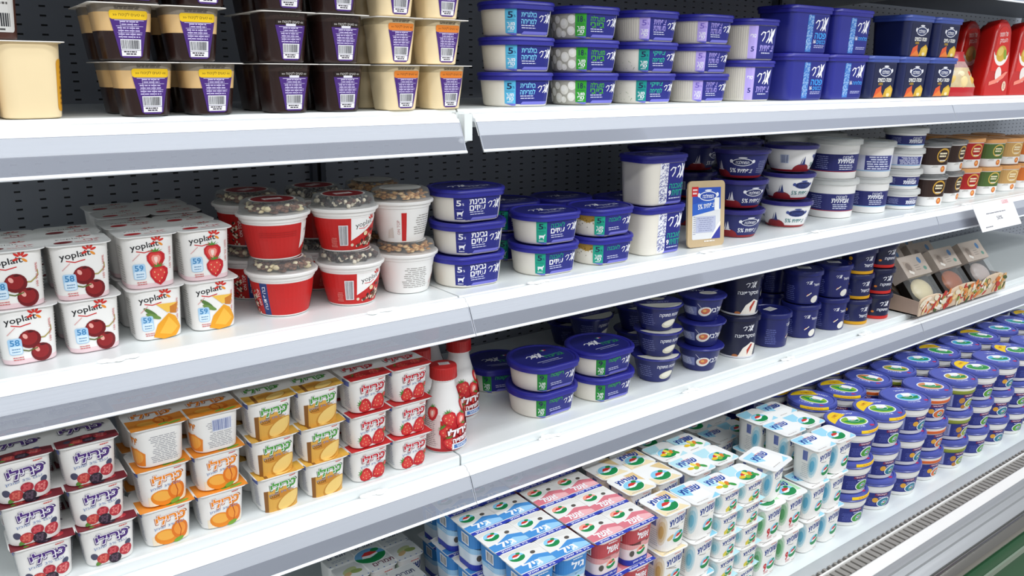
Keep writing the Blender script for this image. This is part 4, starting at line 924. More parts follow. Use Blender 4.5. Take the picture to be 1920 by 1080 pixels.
# --- cheese slab, snack bag, red packs, deli tray, price card
def slab():
    o = rrect(104, 20, 9, 5); W, H, T = 104, 138, 18
    def panel(w_, h_, r_): return [(x, z+H/2) for x, z in rrect(w_, h_, r_, 5)]
    mb = MB()
    for (w_, h_, r_, y0, y1) in ((W, H, 10, -2, 2),):
        p = panel(w_, h_, r_); n = len(p); vs = [(x, y0, z) for x, z in p]+[(x, y1, z) for x, z in p]
        mb.add(vs, [(i, (i+1) % n, (i+1) % n+n, i+n) for i in range(n)]+[tuple(range(n)), tuple(range(2*n-1, n-1, -1))], plastic('film_tray_tan', '#c9b08a', .25, .03, 30))
    body = MB(); p0 = panel(W-20, H-22, 8); p1 = panel(W-26, H-28, 6); n = len(p0)
    body.add([(x, 2, z) for x, z in p0]+[(x, T, z) for x, z in p1], [(i, (i+1) % n, (i+1) % n+n, i+n) for i in range(n)]+[tuple(range(n)), tuple(range(2*n-1, n-1, -1))], plastic('cheese_block', '#eee6d4', .4, .02))
    d = Dec(.2, .03); T2 = lambda p: Vector((p.x, -2-p.z, p.y))
    d.rect(-40, 16, 40, 124, '#dfe0e2', 3); d.poly([(-40, 66), (40, 78), (40, 124), (-40, 124)], '#2f62c4'); d.poly([(-40, 90), (40, 102), (40, 124), (-40, 124)], '#2a50b4'); d.rect(-42, 106, -24, 126, '#c8242a'); d.lines(-40, 109, -26, 123, 2, '#f0d8d8', .5)
    d.oval_logo(4, 106, 50, '#eef0f6', '#2a4aa8'); d.text('צפתית 5%', -2, 86, 46, 11, '#f2f4fa', .02, 6); d.rect(22, 76, 36, 102, '#f2f2f0')
    d.rect(-30, 30, 26, 64, '#b9bed6'); d.lines(-38, 26, -30, 66, 9, '#8a90b0', .3); d.lines(-26, 32, 24, 62, 7, '#8f94b4', .4)
    d.poly([(14, 16), (40, 16), (40, 46)], '#3a3f9c'); d.poly([(10, 16), (14, 16), (40, 44), (40, 52), (32, 46)], '#f4f4f0'); d.lines(-10, 9, 30, 14, 1, '#f0ece2', .5)
    return [Part('film_tray', mb.mesh('film_tray')), Part('cheese_block', body.mesh('cheese_block')), Part('label', d.flat(0, 'label', T2))]
SLAB = slab()
def bag():
    n = 9; vs = []; fs = []
    red = plastic('bag_red', '#c4222a', .25, .03, 30); mat_p = plastic('bag_picture', '#e6cfa0', .3, .12, 35); wh = plastic('bag_pink_white', '#e8b8b4', .25, .2, 45)
    lv = [(0, 78, 24), (10, 77, 28), (24, 73, 29), (40, 64, 28), (58, 53, 24), (76, 40, 18), (92, 28, 10), (106, 20, 4), (118, 22, 1)]
    mb = MB()
    for (z0, w0, d0), (z1, w1, d1), m in zip(lv, lv[1:], (red, red, mat_p, mat_p, mat_p, wh, red, red)):
        ring = lambda z, w_, dd: [(w_*math.cos(2*math.pi*i/20)*(1+.03*math.sin(i*5+z)), dd*math.sin(2*math.pi*i/20)*(1+.08*math.sin(i*3+z*.7)), z) for i in range(20)]
        mb.add(ring(z0, w0, d0)+ring(z1, w1, d1), [(i, (i+1) % 20, (i+1) % 20+20, i+20) for i in range(20)], m)
    pic = MB(); rs = random.Random(3)
    for x, z, a, b, c in ((-30, 42, 26, 13, '#e3bf6a'), (2, 38, 22, 16, '#ecd49a'), (34, 40, 24, 13, '#dda848'), (-8, 58, 22, 10, '#f2e2bc'), (24, 58, 16, 9, '#cc4a30'), (-34, 62, 14, 8, '#d8d0c0')): pic.ball(x, -26+abs(x)*.22+(z-40)*.2, z, a*.7, 4, b, c, 12, 7)
    return [Part('bag_body', mb.mesh('bag_body')), Part('printed_picture', pic.mesh('printed_picture'))]
BAG = bag()
def red_pack():
    H, W = 212, 146; o = []
    for k in range(13):
        a = R(180*k/12); o.append((40*math.cos(a)*1.15, 170+40*math.sin(a)))
    o = [(W/2, 0), (W/2, 26), (W/2-8, 60)] + o + [(-W/2+8, 60), (-W/2, 26), (-W/2, 0)]
    red = plastic('pack_red', '#c81a16', .22, .03, 14); n = len(o)
    sc = [(0, .93), (4, .985), (10, 1), (40, .96), (46, .9)]; vs = []; fs = []
    for y, q in sc: vs += [(x*q, y, max(0, (z-100)*q+100) if z > 1 else 0) for x, z in o]
    for j in range(len(sc)-1): fs += [(j*n+i, j*n+(i+1) % n, (j+1)*n+(i+1) % n, (j+1)*n+i) for i in range(n)]
    fs += [tuple(range(n)), tuple(range(len(sc)*n-1, (len(sc)-1)*n-1, -1))]
    mb = MB().add(vs, fs, red); d = Dec(.3, .03); T2 = lambda p: Vector((p.x, -.2-p.z, p.y))
    d.poly([(x*.78, (z-100)*.82+100) for x, z in o[2:-2]], '#d62a22'); d.text('של חומוס', 0, 170, 48, 14, '#f2e6e2', .01, 4); d.text('העמק', 4, 150, 44, 14, '#f2e6e2', .01, 4)
    d.poly([(-44+0, 122)]+[(44*math.cos(R(a)), 122+44*.9*math.sin(R(a))) for a in range(180, 361, 15)]+[(38, 112), (0, 100), (-36, 112)], '#f0eae4'); d.ell(0, 116, 30, 22, '#cfa83c', 10); d.ell(-6, 122, 16, 12, '#e2c468', 20); d.ell(22, 114, 9, 15, '#8aa032', 20)
    d.ell(-2, 58, 18, 22, '#ece2dc'); d.poly([(-50, 28), (-10, 34), (30, 48), (54, 66), (40, 66), (-10, 46), (-50, 38)], '#ee8a78'); d.ell(42, 26, 12, 14, '#e8c8b0'); d.lines(38, 18, 48, 34, 3, '#8a4a3a', .5)
    return [Part('tub', mb.mesh('tub')), Part('label', d.flat(0, 'label', T2))]
REDP = red_pack()
def deli_pack(ch, c2):
    tr = MB(); o = rrect(126, 136, 12, 4); tr.loft([(x, y+68) for x, y in o], [(0, .94), (3, .96), (22, 1), (24, 1.03)], plastic('deli_tray_black', '#23201f', .25, .02))
    c = MB().ball(0, 40, 22, 50, 36, 15, plastic('deli_'+ch[1:], ch, .35, .06, 30), 18, 10)
    if c2: c.ball(22, 52, 24, 16, 12, 9, c2, 10, 6).ball(-20, 30, 26, 14, 10, 8, c2, 10, 6)
    film = MB().add([(-60, 4, 39), (60, 4, 39), (60, 84, 39), (-60, 84, 39), (-63, 0, 24), (63, 0, 24), (63, 84, 24), (-63, 84, 24)], [(0, 1, 2, 3), (0, 4, 5, 1), (1, 5, 6, 2), (0, 3, 7, 4)], clear_p)
    sl = MB().box(-66, 78, -2, 66, 142, 44, plastic('sleeve_beige', '#cdbfb2', .55, .06, 25)); d = Dec(.2, .03)
    d.ell(34, 122, 9, 10, '#5a86b4'); d.ell(44, 96, 8, 6, '#6a9a8a'); d.poly([(-50, 128), (-20, 122), (-14, 92), (-34, 84), (-52, 100)], '#b5a597'); d.ell(-34, 108, 12, 14, '#8f8176', 20); d.poly([(-44, 92), (-28, 84), (-20, 90), (-40, 100)], '#efe9e0'); d.lines(-6, 92, 24, 112, 3, '#a59a90', .4)
    return [Part('black_tray', tr.mesh('black_tray')), Part('cheese', c.mesh('cheese')), Part('film', film.mesh('film')), Part('card_sleeve', sl.mesh('card_sleeve'), subs=[Part('print', d.flat(44))])]
DELI = {k: deli_pack(a, b) for k, (a, b) in {'pale': ('#dccfa8', None), 'orange': ('#b8683c', '#d8a878'), 'lilac': ('#c9bab4', None), 'tan': ('#c8944c', None)}.items()}
def deli_box():
    card = plastic('card_kraft', '#b39a88', .6, .04, 20); inner = '#8f8072'
    mb = MB(); mb.box(0, 0, 0, 520, 290, 3, card); mb.box(0, 287, 0, 520, 290, 60, card); mb.box(517, 0, 0, 520, 290, 48, card)
    mb.add([(0, 0, 0), (0, 290, 0), (0, 290, 70), (0, 0, 40), (3, 0, 0), (3, 290, 0), (3, 290, 70), (3, 0, 40)], [(0, 1, 2, 3), (4, 7, 6, 5), (0, 3, 7, 4), (2, 6, 7, 3), (1, 5, 6, 2), (0, 4, 5, 1)], card)
    fr = MB().box(0, -3, 0, 520, 0, 44, plastic('card_front', '#dcc4a8', .5, .03, 20)); fr.ball(60, -1, 43, 60, 2, 10, MATS['card_front'], 14, 6).ball(250, -1, 43, 90, 2, 14, MATS['card_front'], 14, 6).ball(440, -1, 44, 70, 2, 16, MATS['card_front'], 14, 6)
    d = Dec(.3, .02); rs = random.Random(21); T2 = lambda p: Vector((p.x, -3-p.z, p.y))
    for _ in range(150):
        x = rs.uniform(8, 512); top = 50
        d.ell(x, rs.uniform(6, 46), rs.uniform(6, 18), rs.uniform(3, 9), rs.choice(['#e8dcc0', '#d8742c', '#c23a2c', '#e8c890', '#4a5a2a', '#f2ead8', '#d89a50', '#e0b078', '#8a9a3a', '#f0e0c8']), rs.uniform(-30, 60), n=9)
    return [Part('box_walls', mb.mesh('box_walls')), Part('front_panel', fr.mesh('front_panel'), subs=[Part('print', d.flat(0, 'print', T2))])]
DBOX = deli_box()
def price_card():
    mb = MB().box(-120, -1, -80, 120, 0, 0, plastic('card_bright', '#f4f4f6', .4, .005)); d = Dec(.2, .03); T2 = lambda p: Vector((p.x, -1-p.z, p.y))
    d.rect(50, -13, 92, -1, '#e8b4b8', 3); d.rect(52, -11.5, 90, -2.5, '#f4dcde', 2); d.text('מבצע', 71, -7, 32, 7, '#b83a44', .01)
    d.lines(-70, -38, 70, -27, 1, '#7c7c84', .25); d.lines(-60, -34, 60, -30, 1, '#8a8a92', .4); d.text('50%', 6, -49, 34, 11, '#77777f', .01); d.lines(-94, -72, -44, -67, 1, '#88888e', .6)
    return [Part('card', mb.mesh('card')), Part('print', d.flat(0, 'print', T2))]
# ------------------------------------------------------------------ placing everything
rs = random.Random(12)
TIER = {1: ['single'], 2: ['lower', 'upper'], 3: ['bottom', 'middle', 'top'], 4: ['bottom', 'second', 'third', 'top'], 5: ['lowest', 'second', 'middle', 'fourth', 'topmost']}
def jig(a=.03): return rs.uniform(-a, a)
def stack(specs, name, lab, cat, x, y, z, dz, group, rot=0, j=.0025, ja=.03):
    """specs bottom to top; lab has {t} for the tier"""
    n = len(specs)
    for k, sp in enumerate(specs):
        put(sp, name, lab.format(t=TIER[n][k]) if isinstance(lab, str) else lab[k], cat, (x+(jig(j) if k else 0), y+(jig(j) if k else 0), z+k*dz), (rot[k] if isinstance(rot, (list, tuple)) else rot)+jig(ja), group)

# upper shelf: puddings
for k, (kind, what, x) in enumerate((('layered', 'layered cream and chocolate pudding pack with yellow-topped label', .293), ('choc', 'dark chocolate pudding pack with purple barcode label', .474), ('cream', 'cream pudding pack with orange-topped purple label', .643))):
    for t in range(3):
        put(PUD[kind], 'pudding_pack', '%s, %s of its stack' % (what, TIER[3][t]), 'pudding', (x+(jig(.004) if t else 0)-(.018 if (k == 0 and t == 1) else 0), 1.105+jig(.003), ZA+t*.0655), jig(.025), 'pudding packs on the upper shelf')
put(BIGCREAM, 'pudding_pack', 'tall pale cream dessert pack at the shelf end, under a brown one', 'pudding', (.092, 1.11, ZA), .03, 'pudding packs on the upper shelf')
put(BIGBROWN, 'pudding_pack', 'brown dessert pack with grey barcode sticker on top of the cream one', 'pudding', (.058, 1.11, ZA+.0855), -.02, 'pudding packs on the upper shelf')
# upper shelf: blue cheese tubs
G = 'blue-lidded cheese tubs on the upper shelf'
stack([GAD['bulg']]*3, 'cheese_tub', 'cream cheese tub with light blue 5% label, {t} of its stack', 'cheese tub', .862, 1.148, ZA, .0558, G)
stack([GAD['moz']]*3, 'cheese_tub', 'tub of white mozzarella balls with green 18% label, {t} of its stack', 'cheese tub', 1.015, 1.148, ZA, .0555, G)
stack([GAD['teal'], GAD['teal'], GAD['lilac']], 'cheese_tub', ['cheese tub with teal 5% label on the upper shelf, bottom of its stack', 'cheese tub with teal 5% label on the upper shelf, middle of its stack', 'ribbed cheese tub with lilac label on top of two teal-labelled tubs'], 'cheese tub', 1.165, 1.148, ZA, .0555, G)
stack([GAD['lilac']]*3, 'cheese_tub', 'ribbed white tub with lilac label beside the tall tubs, {t} of its stack', 'cheese tub', 1.322, 1.148, ZA, .0555, G)
stack([GAD['tall']]*2, 'cheese_tub', 'tall ribbed white tub with lilac stripe, {t} of the pair', 'cheese tub', 1.472, 1.145, ZA, .0825, G)
stack([BOX['feta']]*2, 'cheese_box', 'square blue box with cyan two-line title, {t} of the pair', 'cheese box', 1.628, 1.142, ZA, .0985, 'square blue cheese boxes')
stack([BOX['salty']]*2, 'cheese_box', 'square blue box with one-line cyan title, {t} of the pair', 'cheese box', 1.787, 1.142, ZA, .0985, 'square blue cheese boxes')
put(BOX['sheep'], 'cheese_box', 'lone navy box with yellow cheese picture beside the blue boxes', 'cheese box', (1.935, 1.142, ZA), 0, 'square blue cheese boxes')
stack([BOX['sheep']]*2, 'cheese_box', 'navy box with yellow cheese picture, {t} of the middle pair', 'cheese box', 2.079, 1.142, ZA, .0985, 'square blue cheese boxes')
stack([BOX['goatfeta']]*2, 'cheese_box', 'navy box with yellow cheese picture beside the snack bag, {t} of its pair', 'cheese box', 2.222, 1.142, ZA, .0985, 'square blue cheese boxes')
for n_, (x, sp) in enumerate(((1.628, 'feta'), (1.787, 'salty'))): put(BOX[sp], 'cheese_box', 'shaded blue box behind the %s pair of blue boxes' % ('first', 'second')[n_], 'cheese box', (x, 1.25, ZA), 0, 'square blue cheese boxes')
put(BAG, 'snack_bag', 'red and white triangular snack bag leaning by the red packs', 'snack bag', (2.374, 1.135, ZA), -.2)
for i, x in enumerate((2.57, 2.73)):
    for j in range(4 if i == 0 else 2):
        put(REDP, 'red_pack', ('front red hummus pack beside the snack bag', 'front red hummus pack at the far end of the shelf')[i] if j == 0 else 'red hummus pack standing %s behind the %s front one' % (('', 'second', 'third', 'fourth')[j], ('first', 'far')[i]), 'dip pack', (x, 1.11+j*.085, ZA), jig(.02), 'red upright packs')

# second shelf
G = 'fruit yogurt packs on the second shelf'
put(YO['cherry'], 'yogurt_pack', 'cherry yogurt pack at the shelf end, lower of the stack', 'yogurt', (.133, 1.152, ZB), .02, G)
put(YO['cherry'], 'yogurt_pack', 'cherry yogurt pack at the shelf end, upper of the stack', 'yogurt', (.128, 1.146, ZB+.0725), -.02, G)
put(YO['ananas'], 'yogurt_pack', 'pineapple yogurt pack under the strawberry one', 'yogurt', (.288, 1.158, ZB), .0, G)
put(YO['straw'], 'yogurt_pack', 'white strawberry yogurt pack on top of the pineapple one', 'yogurt', (.284, 1.156, ZB+.0725), .015, G)
for t in range(2):
    if t == 0: put(YO['cherry'], 'yogurt_pack', 'cherry yogurt pack in shade behind the front cherry packs', 'yogurt', (.12, 1.305, ZB+t*.0725), -.01, G)
    put(YO['straw'], 'yogurt_pack', 'strawberry yogurt pack in shade behind the front one, %s of the stack' % TIER[2][t], 'yogurt', (.29, 1.318, ZB+t*.0725+.0006), .0, G)
G = 'domed dessert cups on the second shelf'
for x, y, a, b, t in ((.438, 1.166, ('choc', 1), ('choc', 0), 'red dessert cup with chocolate flakes under its dome'), (.548, 1.160, ('pearl', 2), ('pearl', 2), 'red dessert cup with black and white pearls under its dome'), (.655, 1.172, ('gran', 1), ('gran', 0), 'white dessert cup with granola under its dome')):
    put(DOME[a], 'dessert_cup', t+', lower of the pair', 'dessert cup', (x, y, ZB), jig(), G)
    put(DOME[b], 'dessert_cup', t+', upper of the pair', 'dessert cup', (x-.006, y+.002, ZB+.086), jig(), G)
    for q in range(2): put(DOME[a], 'dessert_cup', 'shaded domed cup %s the %s pair' % (('low behind', 'stacked high behind')[q], {'choc': 'chocolate flake', 'pearl': 'pearl', 'gran': 'granola'}[a[0]]), 'dessert cup', (x-.004+(.008 if a[0] == 'gran' else 0), y+.118, ZB+.086*q), .6, G)
    put(DOME[a], 'dessert_cup', 'shaded domed cup deep in the row behind the %s cups' % {'choc': 'chocolate flake', 'pearl': 'pearl', 'gran': 'granola'}[a[0]], 'dessert cup', (x+.006+(.008 if a[0] == 'gran' else 0), y+.232, ZB), 1.1, G)
G = 'blue-lidded cheese tubs on the second shelf'
stack([GAD['goat']]*3, 'cheese_tub', 'goat cheese tub with plain navy 5% label, {t} of its stack', 'cheese tub', .768, 1.160, ZB, .0558, G)
stack([GAD['tealgoat']]*2, 'cheese_tub', 'cheese tub with teal goat label, {t} of the pair', 'cheese tub', .930, 1.148, ZB, .0568, G)
stack([GAD['zaatar']]*2, 'cheese_tub', 'cheese tub with brown herbs under a teal label, {t} of the pair', 'cheese tub', 1.073, 1.150, ZB, .0548, G)
stack([GAD['tealgoat']]*2, 'cheese_tub', 'shaded blue-lidded tub behind the teal goat pair, {t} one', 'cheese tub', .945, 1.285, ZB, .0568, G)
stack([GAD['zaatar']]*2, 'cheese_tub', 'shaded blue-lidded tub behind the herb pair, {t} one', 'cheese tub', 1.085, 1.285, ZB, .0548, G)
stack([BOX['labane']]*2, 'cheese_tub', 'tall square white tub with lace-patterned navy label, {t} of the pair', 'cheese tub', 1.215, 1.152, ZB, .1, G)
put(BOX['labane'], 'cheese_tub', 'tall tub half hidden behind the lace-patterned pair', 'cheese tub', (1.252, 1.27, ZB), .05, G)
put(SLAB, 'cheese_slab', 'beige vacuum-packed cheese slab with blue label leaning upright', 'cheese slab', (1.342, 1.112, ZB), -.10, None, (-.10, .03))
put(SLAB, 'cheese_slab', 'second cheese slab standing behind the beige leaning one', 'cheese slab', (1.335, 1.235, ZB+.02), -.05, None, (-.12, .02))
G = 'bowls printed with a sailing boat'
stack([BOWL['navy']]*3, 'cheese_bowl', 'navy bowl printed with a sailing boat, {t} of its stack', 'cheese bowl', 1.505, 1.165, ZB, .066, G, [-.62, -.55, -1.2])
stack([BOWL['white']]*3, 'cheese_bowl', 'white bowl printed with a sailing boat, {t} of its stack', 'cheese bowl', 1.705, 1.175, ZB, .066, G, [-.75, -.55, .3])
for q, x in enumerate((1.40, 1.53, 1.70)): stack([BOWL['navy']]*3, 'cheese_bowl', 'dark bowl in the shaded row behind %s, {t} one' % ('the leaning cheese slab', 'the navy boat bowls', 'the white boat bowls')[q], 'cheese bowl', x, 1.325, ZB, .066, G, ja=.3)
G = 'white tubs with navy bands'
stack([WT['w1']]*2, 'labneh_tub', 'large white tub with navy band next to the boat bowls, {t} of the pair', 'tub', 1.922, 1.195, ZB, .099, G, -.8, ja=.08)
stack([WT['w2'], WT['w2t']], 'labneh_tub', ['medium white tub with navy band between its two neighbours, lower of the pair', 'medium white tub turned to its printed back, upper of the pair'], 'tub', 2.072, 1.185, ZB, .093, G, -.9, ja=.06)
stack([WT['w3'], WT['w3'], WT['w3t'], WT['w3']], 'labneh_tub', 'small white tub with navy band, {t} of the four', 'tub', 2.200, 1.165, ZB, .0545, G, [-.5, -.75, -.9, -.8], ja=.1)
for q, x in enumerate((1.93, 2.07)): stack([WT['w1'], WT['w1']], 'labneh_tub', 'white tub in the shaded row behind the %s tubs, {t} one' % ('large', 'medium')[q], 'tub', x, 1.335, ZB, .099, G)
G = 'dip cups at the far end of the second shelf'
for x, y, k, t in ((2.312, 1.145, 'brown', 'dip cup with black label and smoky lid'), (2.555, 1.165, 'red', 'dip cup with red label and orange lid'), (2.69, 1.165, 'green', 'dip cup with green label and orange lid'), (2.82, 1.165, 'tan', 'dip cup with tan label and orange lid'), (2.95, 1.165, 'orange', 'dip cup with orange label and orange lid')):
    stack([SPR[k]]*2, 'dip_cup', t+', {t} of the pair', 'dip cup', x, y, ZB, .088 if k in ('brown', 'red') else .084, G, -.35)
    stack([SPR[k]]*2, 'dip_cup', 'shaded %s dip cup in the row behind, {t} one' % {'brown': 'black-labelled', 'red': 'red-labelled', 'green': 'green-labelled', 'tan': 'tan-labelled', 'orange': 'orange-labelled'}[k], 'dip cup', x, y+.11, ZB, .088 if k in ('brown', 'red') else .084, G)
stack([SPR['brown']]*2, 'dip_cup', 'dip cup with black label tucked between the smoky-lidded pair and the red one, {t}', 'dip cup', 2.43, 1.155, ZB, .088, G)
put(price_card(), 'price_card', 'white hanging price card with a red box on the rail', 'price card', (2.448, 1.022, 1.208), 0, None, (-.50, 0))

# third shelf: stacked fruit yogurts
G = 'stacked fruit yogurt packs on the third shelf'
for k, (kind, what, x, sh) in enumerate((('berry', 'berry yogurt pack with purple lettering', .113, -.006), ('peach', 'peach yogurt pack with orange lettering', .264, 0), ('pine', 'pineapple yogurt pack with green lettering', .422, -.002), ('straw', 'strawberry yogurt pack with red lettering', .575, 0))):
    for t in range(3):
        turned = kind == 'peach' and t == 2
        put(PR['turned'] if turned else PR[kind], 'yogurt_pack', 'peach yogurt pack turned to its printed back, top of its stack' if turned else '%s, %s of its stack' % (what, TIER[3][t]), 'yogurt', (x+sh*t*.8+jig(.002), 1.118+jig(.002), ZC+t*.0602), jig(.02), G)
G = 'drinking yogurt bottles'
put(BOT, 'yogurt_bottle', 'strawberry drinking yogurt bottle with red cap, foremost of four', 'bottle', (.700, 1.132, ZC), -.32, G)
put(BOT, 'yogurt_bottle', 'strawberry drinking yogurt bottle standing behind the foremost one', 'bottle', (.800, 1.237, ZC), -.4, G)
put(BOT, 'yogurt_bottle', 'shaded yogurt bottle hidden behind the strawberry stack, red cap showing', 'bottle', (.708, 1.232, ZC), .2, G)
put(BOT, 'yogurt_bottle', 'shaded yogurt bottle furthest back of the four, red cap showing', 'bottle', (.79, 1.335, ZC), .3, G)
G = 'green-labelled round tubs on the third shelf'
stack([GAD['green']]*2, 'cheese_tub', 'round tub with green and navy label nearest the bottles, {t} of the pair', 'cheese tub', .945, 1.165, ZC, .0528, G)
stack([GAD['green']]*2, 'cheese_tub', 'round tub with green and navy label beside the navy bowls, {t} of the pair', 'cheese tub', 1.092, 1.157, ZC, .0528, G)
put(GAD['green'], 'cheese_tub', 'single green-labelled round tub in shade behind the front pair', 'cheese tub', (.948, 1.315, ZC), -.3, G)
G = 'navy foil-lidded bowls'
stack([DIP['sweet']]*3, 'dessert_bowl', 'navy bowl with cream-coloured picture and foil lid, {t} of its stack', 'bowl', 1.248, 1.150, ZC, .0575, G, -.42, ja=.1)
stack([DIP['dessert']]*3, 'dessert_bowl', 'navy bowl with white dish picture and foil lid, {t} of its stack', 'bowl', 1.378, 1.138, ZC, .0575, G, -.6, ja=.1)
for q, (x, y) in enumerate(((1.20, 1.31), (1.34, 1.30), (1.25, 1.44))): stack([DIP['sweet']]*2, 'dessert_bowl', 'dark bowl in shade %s, {t} one' % ('behind the cream-picture bowls', 'behind the dish-picture bowls', 'deepest on the third shelf')[q], 'bowl', x, y, ZC, .0575, G, ja=.3)
G = 'navy cups on the third shelf'
stack([NC['masc']]*2, 'cream_cup', 'tall navy cup with red sauce picture, {t} of the pair', 'cream cup', 1.522, 1.150, ZC, .1025, G, -.62, ja=.06)
put(NC['cook'], 'cream_cup', 'single blue cup with white sticker on its lid, turned to small print', 'cream cup', (1.648, 1.148, ZC), .1, G)
stack([NC['cook']]*2, 'cream_cup', 'blue cup with small flag beside the single one, {t} of the pair', 'cream cup', 1.770, 1.150, ZC, .0865, G, -.7, ja=.06)
stack([NC['cook']]*2, 'cream_cup', 'blue cup with small flag beside the yellow-rimmed stack, {t} of the pair', 'cream cup', 1.888, 1.145, ZC, .0865, G, -.7, ja=.06)
stack([NC['yel']]*3, 'cream_cup', 'navy cup with yellow rim, {t} of its stack', 'cream cup', 1.985, 1.135, ZC, .0685, G, -.6, ja=.06)
stack([NC['red']]*3, 'cream_cup', 'navy cup with red rim beside the card tray, {t} of its stack', 'cream cup', 2.080, 1.128, ZC, .0705, G, -.7, ja=.06)
for q, x in enumerate((1.56, 1.69, 1.80, 1.92)): stack([NC['masc' if q == 0 else 'cook']]*2, 'cream_cup', 'dark cup in the shaded row behind the %s, {t} one' % ('sauce-picture cups', 'single stickered cup', 'first flag pair', 'second flag pair')[q], 'cream cup', x, 1.265, ZC, .1025 if q == 0 else .0865, G)
put(DBOX, 'deli_display_box', 'open cardboard display box printed with salad along its front', 'display box', (2.165, 1.048, ZC+.001), 0)
G = 'sleeved cheese packs in the card tray'
DK = [[('pale', 'front sleeved pack with round pale cheese'), ('orange', 'front sleeved pack with orange cheese'), ('lilac', 'front sleeved pack with pinkish cheese at the tray end')],
      [('tan', 'sleeved pack behind the pale cheese one'), ('pale', 'sleeved pack behind the orange cheese one'), None], [('pale', 'sleeved pack third deep in the pale cheese row'), ('tan', 'sleeved pack third deep in the orange cheese row'), None]]
for j in range(3):
    for i in range(3):
        if DK[j][i]: put(DELI[DK[j][i][0]], 'deli_pack', DK[j][i][1], 'cheese pack', (2.248+i*.174+j*.004, 1.078+j*.068, ZC+.008+j*.004), 0, G, (R(50), 0))

# bottom deck
G = 'foil-topped yogurt packs on the bottom deck'
TZ = .0797
rows = (('front', .902), ('second', .974), ('third', 1.046), ('fourth', 1.118), ('fifth', 1.19), ('sixth', 1.262))
for r_, y in rows:
    for t in range(3):
        put(DN['gil', 2, 1], 'yogurt_pack', 'blue and white yogurt pack in the %s row, %s of its stack' % (r_, TIER[3][t]), 'yogurt', (.750+(.055 if y > 1.15 else 0)+jig(.0008)+(-.012 if t == 0 and y < 1.15 else 0), y, ZD+t*TZ), jig(.008), G)
        put(DN['eshel', 2, 1], 'yogurt_pack', 'pink and white yogurt pack in the %s row, %s of its stack' % (r_, TIER[3][t]), 'yogurt', (.899+(.055 if y > 1.15 else 0)+jig(.0008), y, ZD+t*TZ), jig(.008), G)
for t in range(3):
    put(DN['vanilla', 1, 1], 'yogurt_cup', 'single vanilla yogurt cup in front, %s of its stack' % TIER[3][t], 'yogurt', (1.018+jig(.002), .896, ZD+t*TZ), jig(.02), G)
    put(DN['cyan', 1, 1], 'yogurt_cup', 'single pale blue yogurt cup beside the vanilla cup, %s of its stack' % TIER[3][t], 'yogurt', (1.0915+jig(.002), .890, ZD+t*TZ), jig(.02), G)
    put(DN['vanilla', 2, 2], 'yogurt_pack', 'tan vanilla yogurt pack behind the single cups, %s of its stack' % TIER[3][t], 'yogurt', (1.058+jig(.002), .983, ZD+t*TZ), jig(.015), G)
    put(DN['fruit', 2, 2], 'yogurt_pack', 'tropical fruit yogurt pack behind the short fruit cups, %s of its stack' % TIER[3][t], 'yogurt', (1.207+jig(.002), .968, ZD+t*TZ), jig(.015), G)
for t in range(5): put(DN['short'], 'yogurt_pack', 'short tropical fruit yogurt pack at the deck edge, %s of five' % TIER[5][t], 'yogurt', (1.194+jig(.002), .886, ZD+t*.0477), jig(.012), G)
for t in range(2):
    put(DN['green', 2, 1], 'yogurt_pack', 'white yogurt pack with green print and red nine, %s of the pair' % TIER[2][t], 'yogurt', (1.336+jig(.002), .886, ZD+t*TZ), jig(.012), G)
    put(DN['white', 2, 1], 'yogurt_pack', 'plain white yogurt pack with blue wash, %s of the front three' % TIER[3][t], 'yogurt', (1.484+jig(.002), .886, ZD+t*TZ), jig(.012), G)
    put(DN['green', 2, 1], 'yogurt_pack', 'green-printed yogurt pack in the row behind the red nine pack, %s one' % TIER[2][t], 'yogurt', (1.36+jig(.002), .966, ZD+t*TZ), jig(.012), G)
    put(DN['white', 2, 2], 'yogurt_pack', 'plain white yogurt pack under the rear top pack, %s one' % TIER[2][t], 'yogurt', (1.508+jig(.002), .968, ZD+t*TZ), jig(.012), G)
    put(DN['white', 2, 2], 'yogurt_pack', 'white yogurt pack in shade deep under the shelf, %s one' % TIER[2][t], 'yogurt', (1.50, 1.14, ZD+t*TZ), jig(.03), G)
    put(DN['white', 2, 2], 'yogurt_pack', 'white yogurt pack in shade behind the tropical fruit packs, %s one' % TIER[2][t], 'yogurt', (1.34, 1.14, ZD+t*TZ), jig(.03), G)
put(DN['white', 2, 1], 'yogurt_pack', 'plain white yogurt pack with blue wash, top of the front three', 'yogurt', (1.497, .886, ZD+2*TZ), -.01, G)
put(DN['white', 2, 2], 'yogurt_pack', 'white four-cup yogurt pack on top, just behind the front three', 'yogurt', (1.510, .968, ZD+2*TZ), .0, G)
put(DN['single'], 'yogurt_cup', 'single white square cup set askew on the green-printed packs', 'yogurt', (1.315, .899, ZD+2*TZ), .2, G)
put(FLAT, 'dessert_pack', 'grey foil-topped flat pack with a large oval emblem', 'dessert pack', (.612, 1.232, ZD), .02, 'flat foil packs')
put(FLAT, 'dessert_pack', 'second grey foil-topped flat pack partly cut off in front', 'dessert pack', (.578, 1.105, ZD), .02, 'flat foil packs')
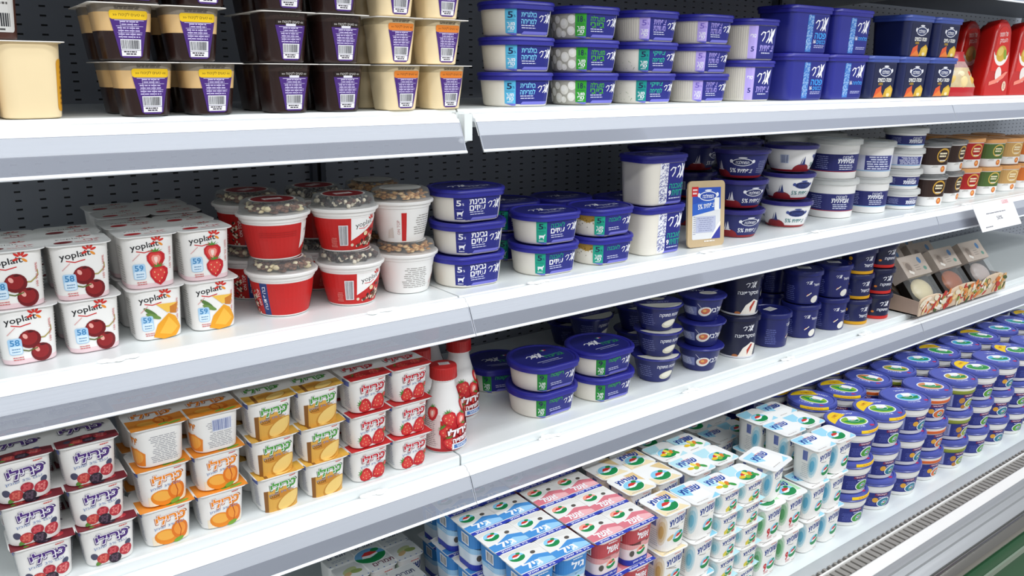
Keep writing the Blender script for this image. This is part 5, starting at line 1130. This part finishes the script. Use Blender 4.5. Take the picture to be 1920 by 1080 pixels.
# cottage tubs
G = 'blue cottage cheese tubs'
CX = [1.628, 1.7465, 1.865, 1.9835, 2.102, 2.2205, 2.339, 2.4575, 2.576, 2.6945, 2.813]
CV = ['yellow', 'plain', 'plain', 'orange', 'olive', 'green', 'plain', 'green', 'plain', 'green', 'plain']
ORD = ['first', 'second', 'third', 'fourth', 'fifth', 'sixth', 'seventh', 'eighth', 'ninth', 'tenth', 'eleventh']
look = {'yellow': 'yellow-striped lid', 'plain': 'plain blue lid', 'orange': 'orange collar', 'olive': 'olive collar', 'green': 'green oval print'}
for i, x in enumerate(CX):
    for t in range(3):
        v = CV[i] if not (i == 1 and t == 2) else 'yellow'
        put(COT[v], 'cottage_tub', 'cottage tub with %s, %s of the %s front stack from the yogurt packs' % (look[v], TIER[3][t], ORD[i]), 'cottage tub', (x+(jig(.001) if t else 0), (.905 if i != 3 else .911)+(jig(.001) if t else 0), ZD+t*.0805), -.55+jig(.2), G)
for j, (y, xs) in enumerate(((1.03, [1.672, 1.793, 1.914, 2.035, 2.156, 2.277, 2.398, 2.519, 2.64, 2.76, 2.88]), (1.152, [1.66, 1.782, 1.904, 2.026, 2.148, 2.27, 2.392, 2.514, 2.636, 2.758, 2.88]), (1.274, [1.70, 1.822, 1.944, 2.066, 2.188, 2.31, 2.432, 2.554, 2.676, 2.8, 2.92]))):
    vs = (['yellow', 'yellow', 'orange', 'olive', 'plain', 'green', 'plain', 'green', 'plain', 'plain', 'green'], ['yellow', 'plain', 'yellow', 'plain', 'olive', 'green', 'plain', 'green', 'plain', 'green', 'plain'], ['plain', 'plain', 'green', 'plain', 'plain', 'plain', 'green', 'plain', 'plain', 'plain', 'green'])[j]
    for i, x in enumerate(xs):
        for t in range(3):
            put(COT[vs[i]], 'cottage_tub', 'cottage tub with %s, topmost, %s from the packs in the %s row' % (look[vs[i]], ORD[i], ('second', 'third', 'last')[j]) if t == 2 else 'blue cottage tub buried beneath others behind the front row of stacks', 'cottage tub',
                (x+jig(.0008), y+jig(.001), ZD+t*.0805), -.9+jig(.5), G)
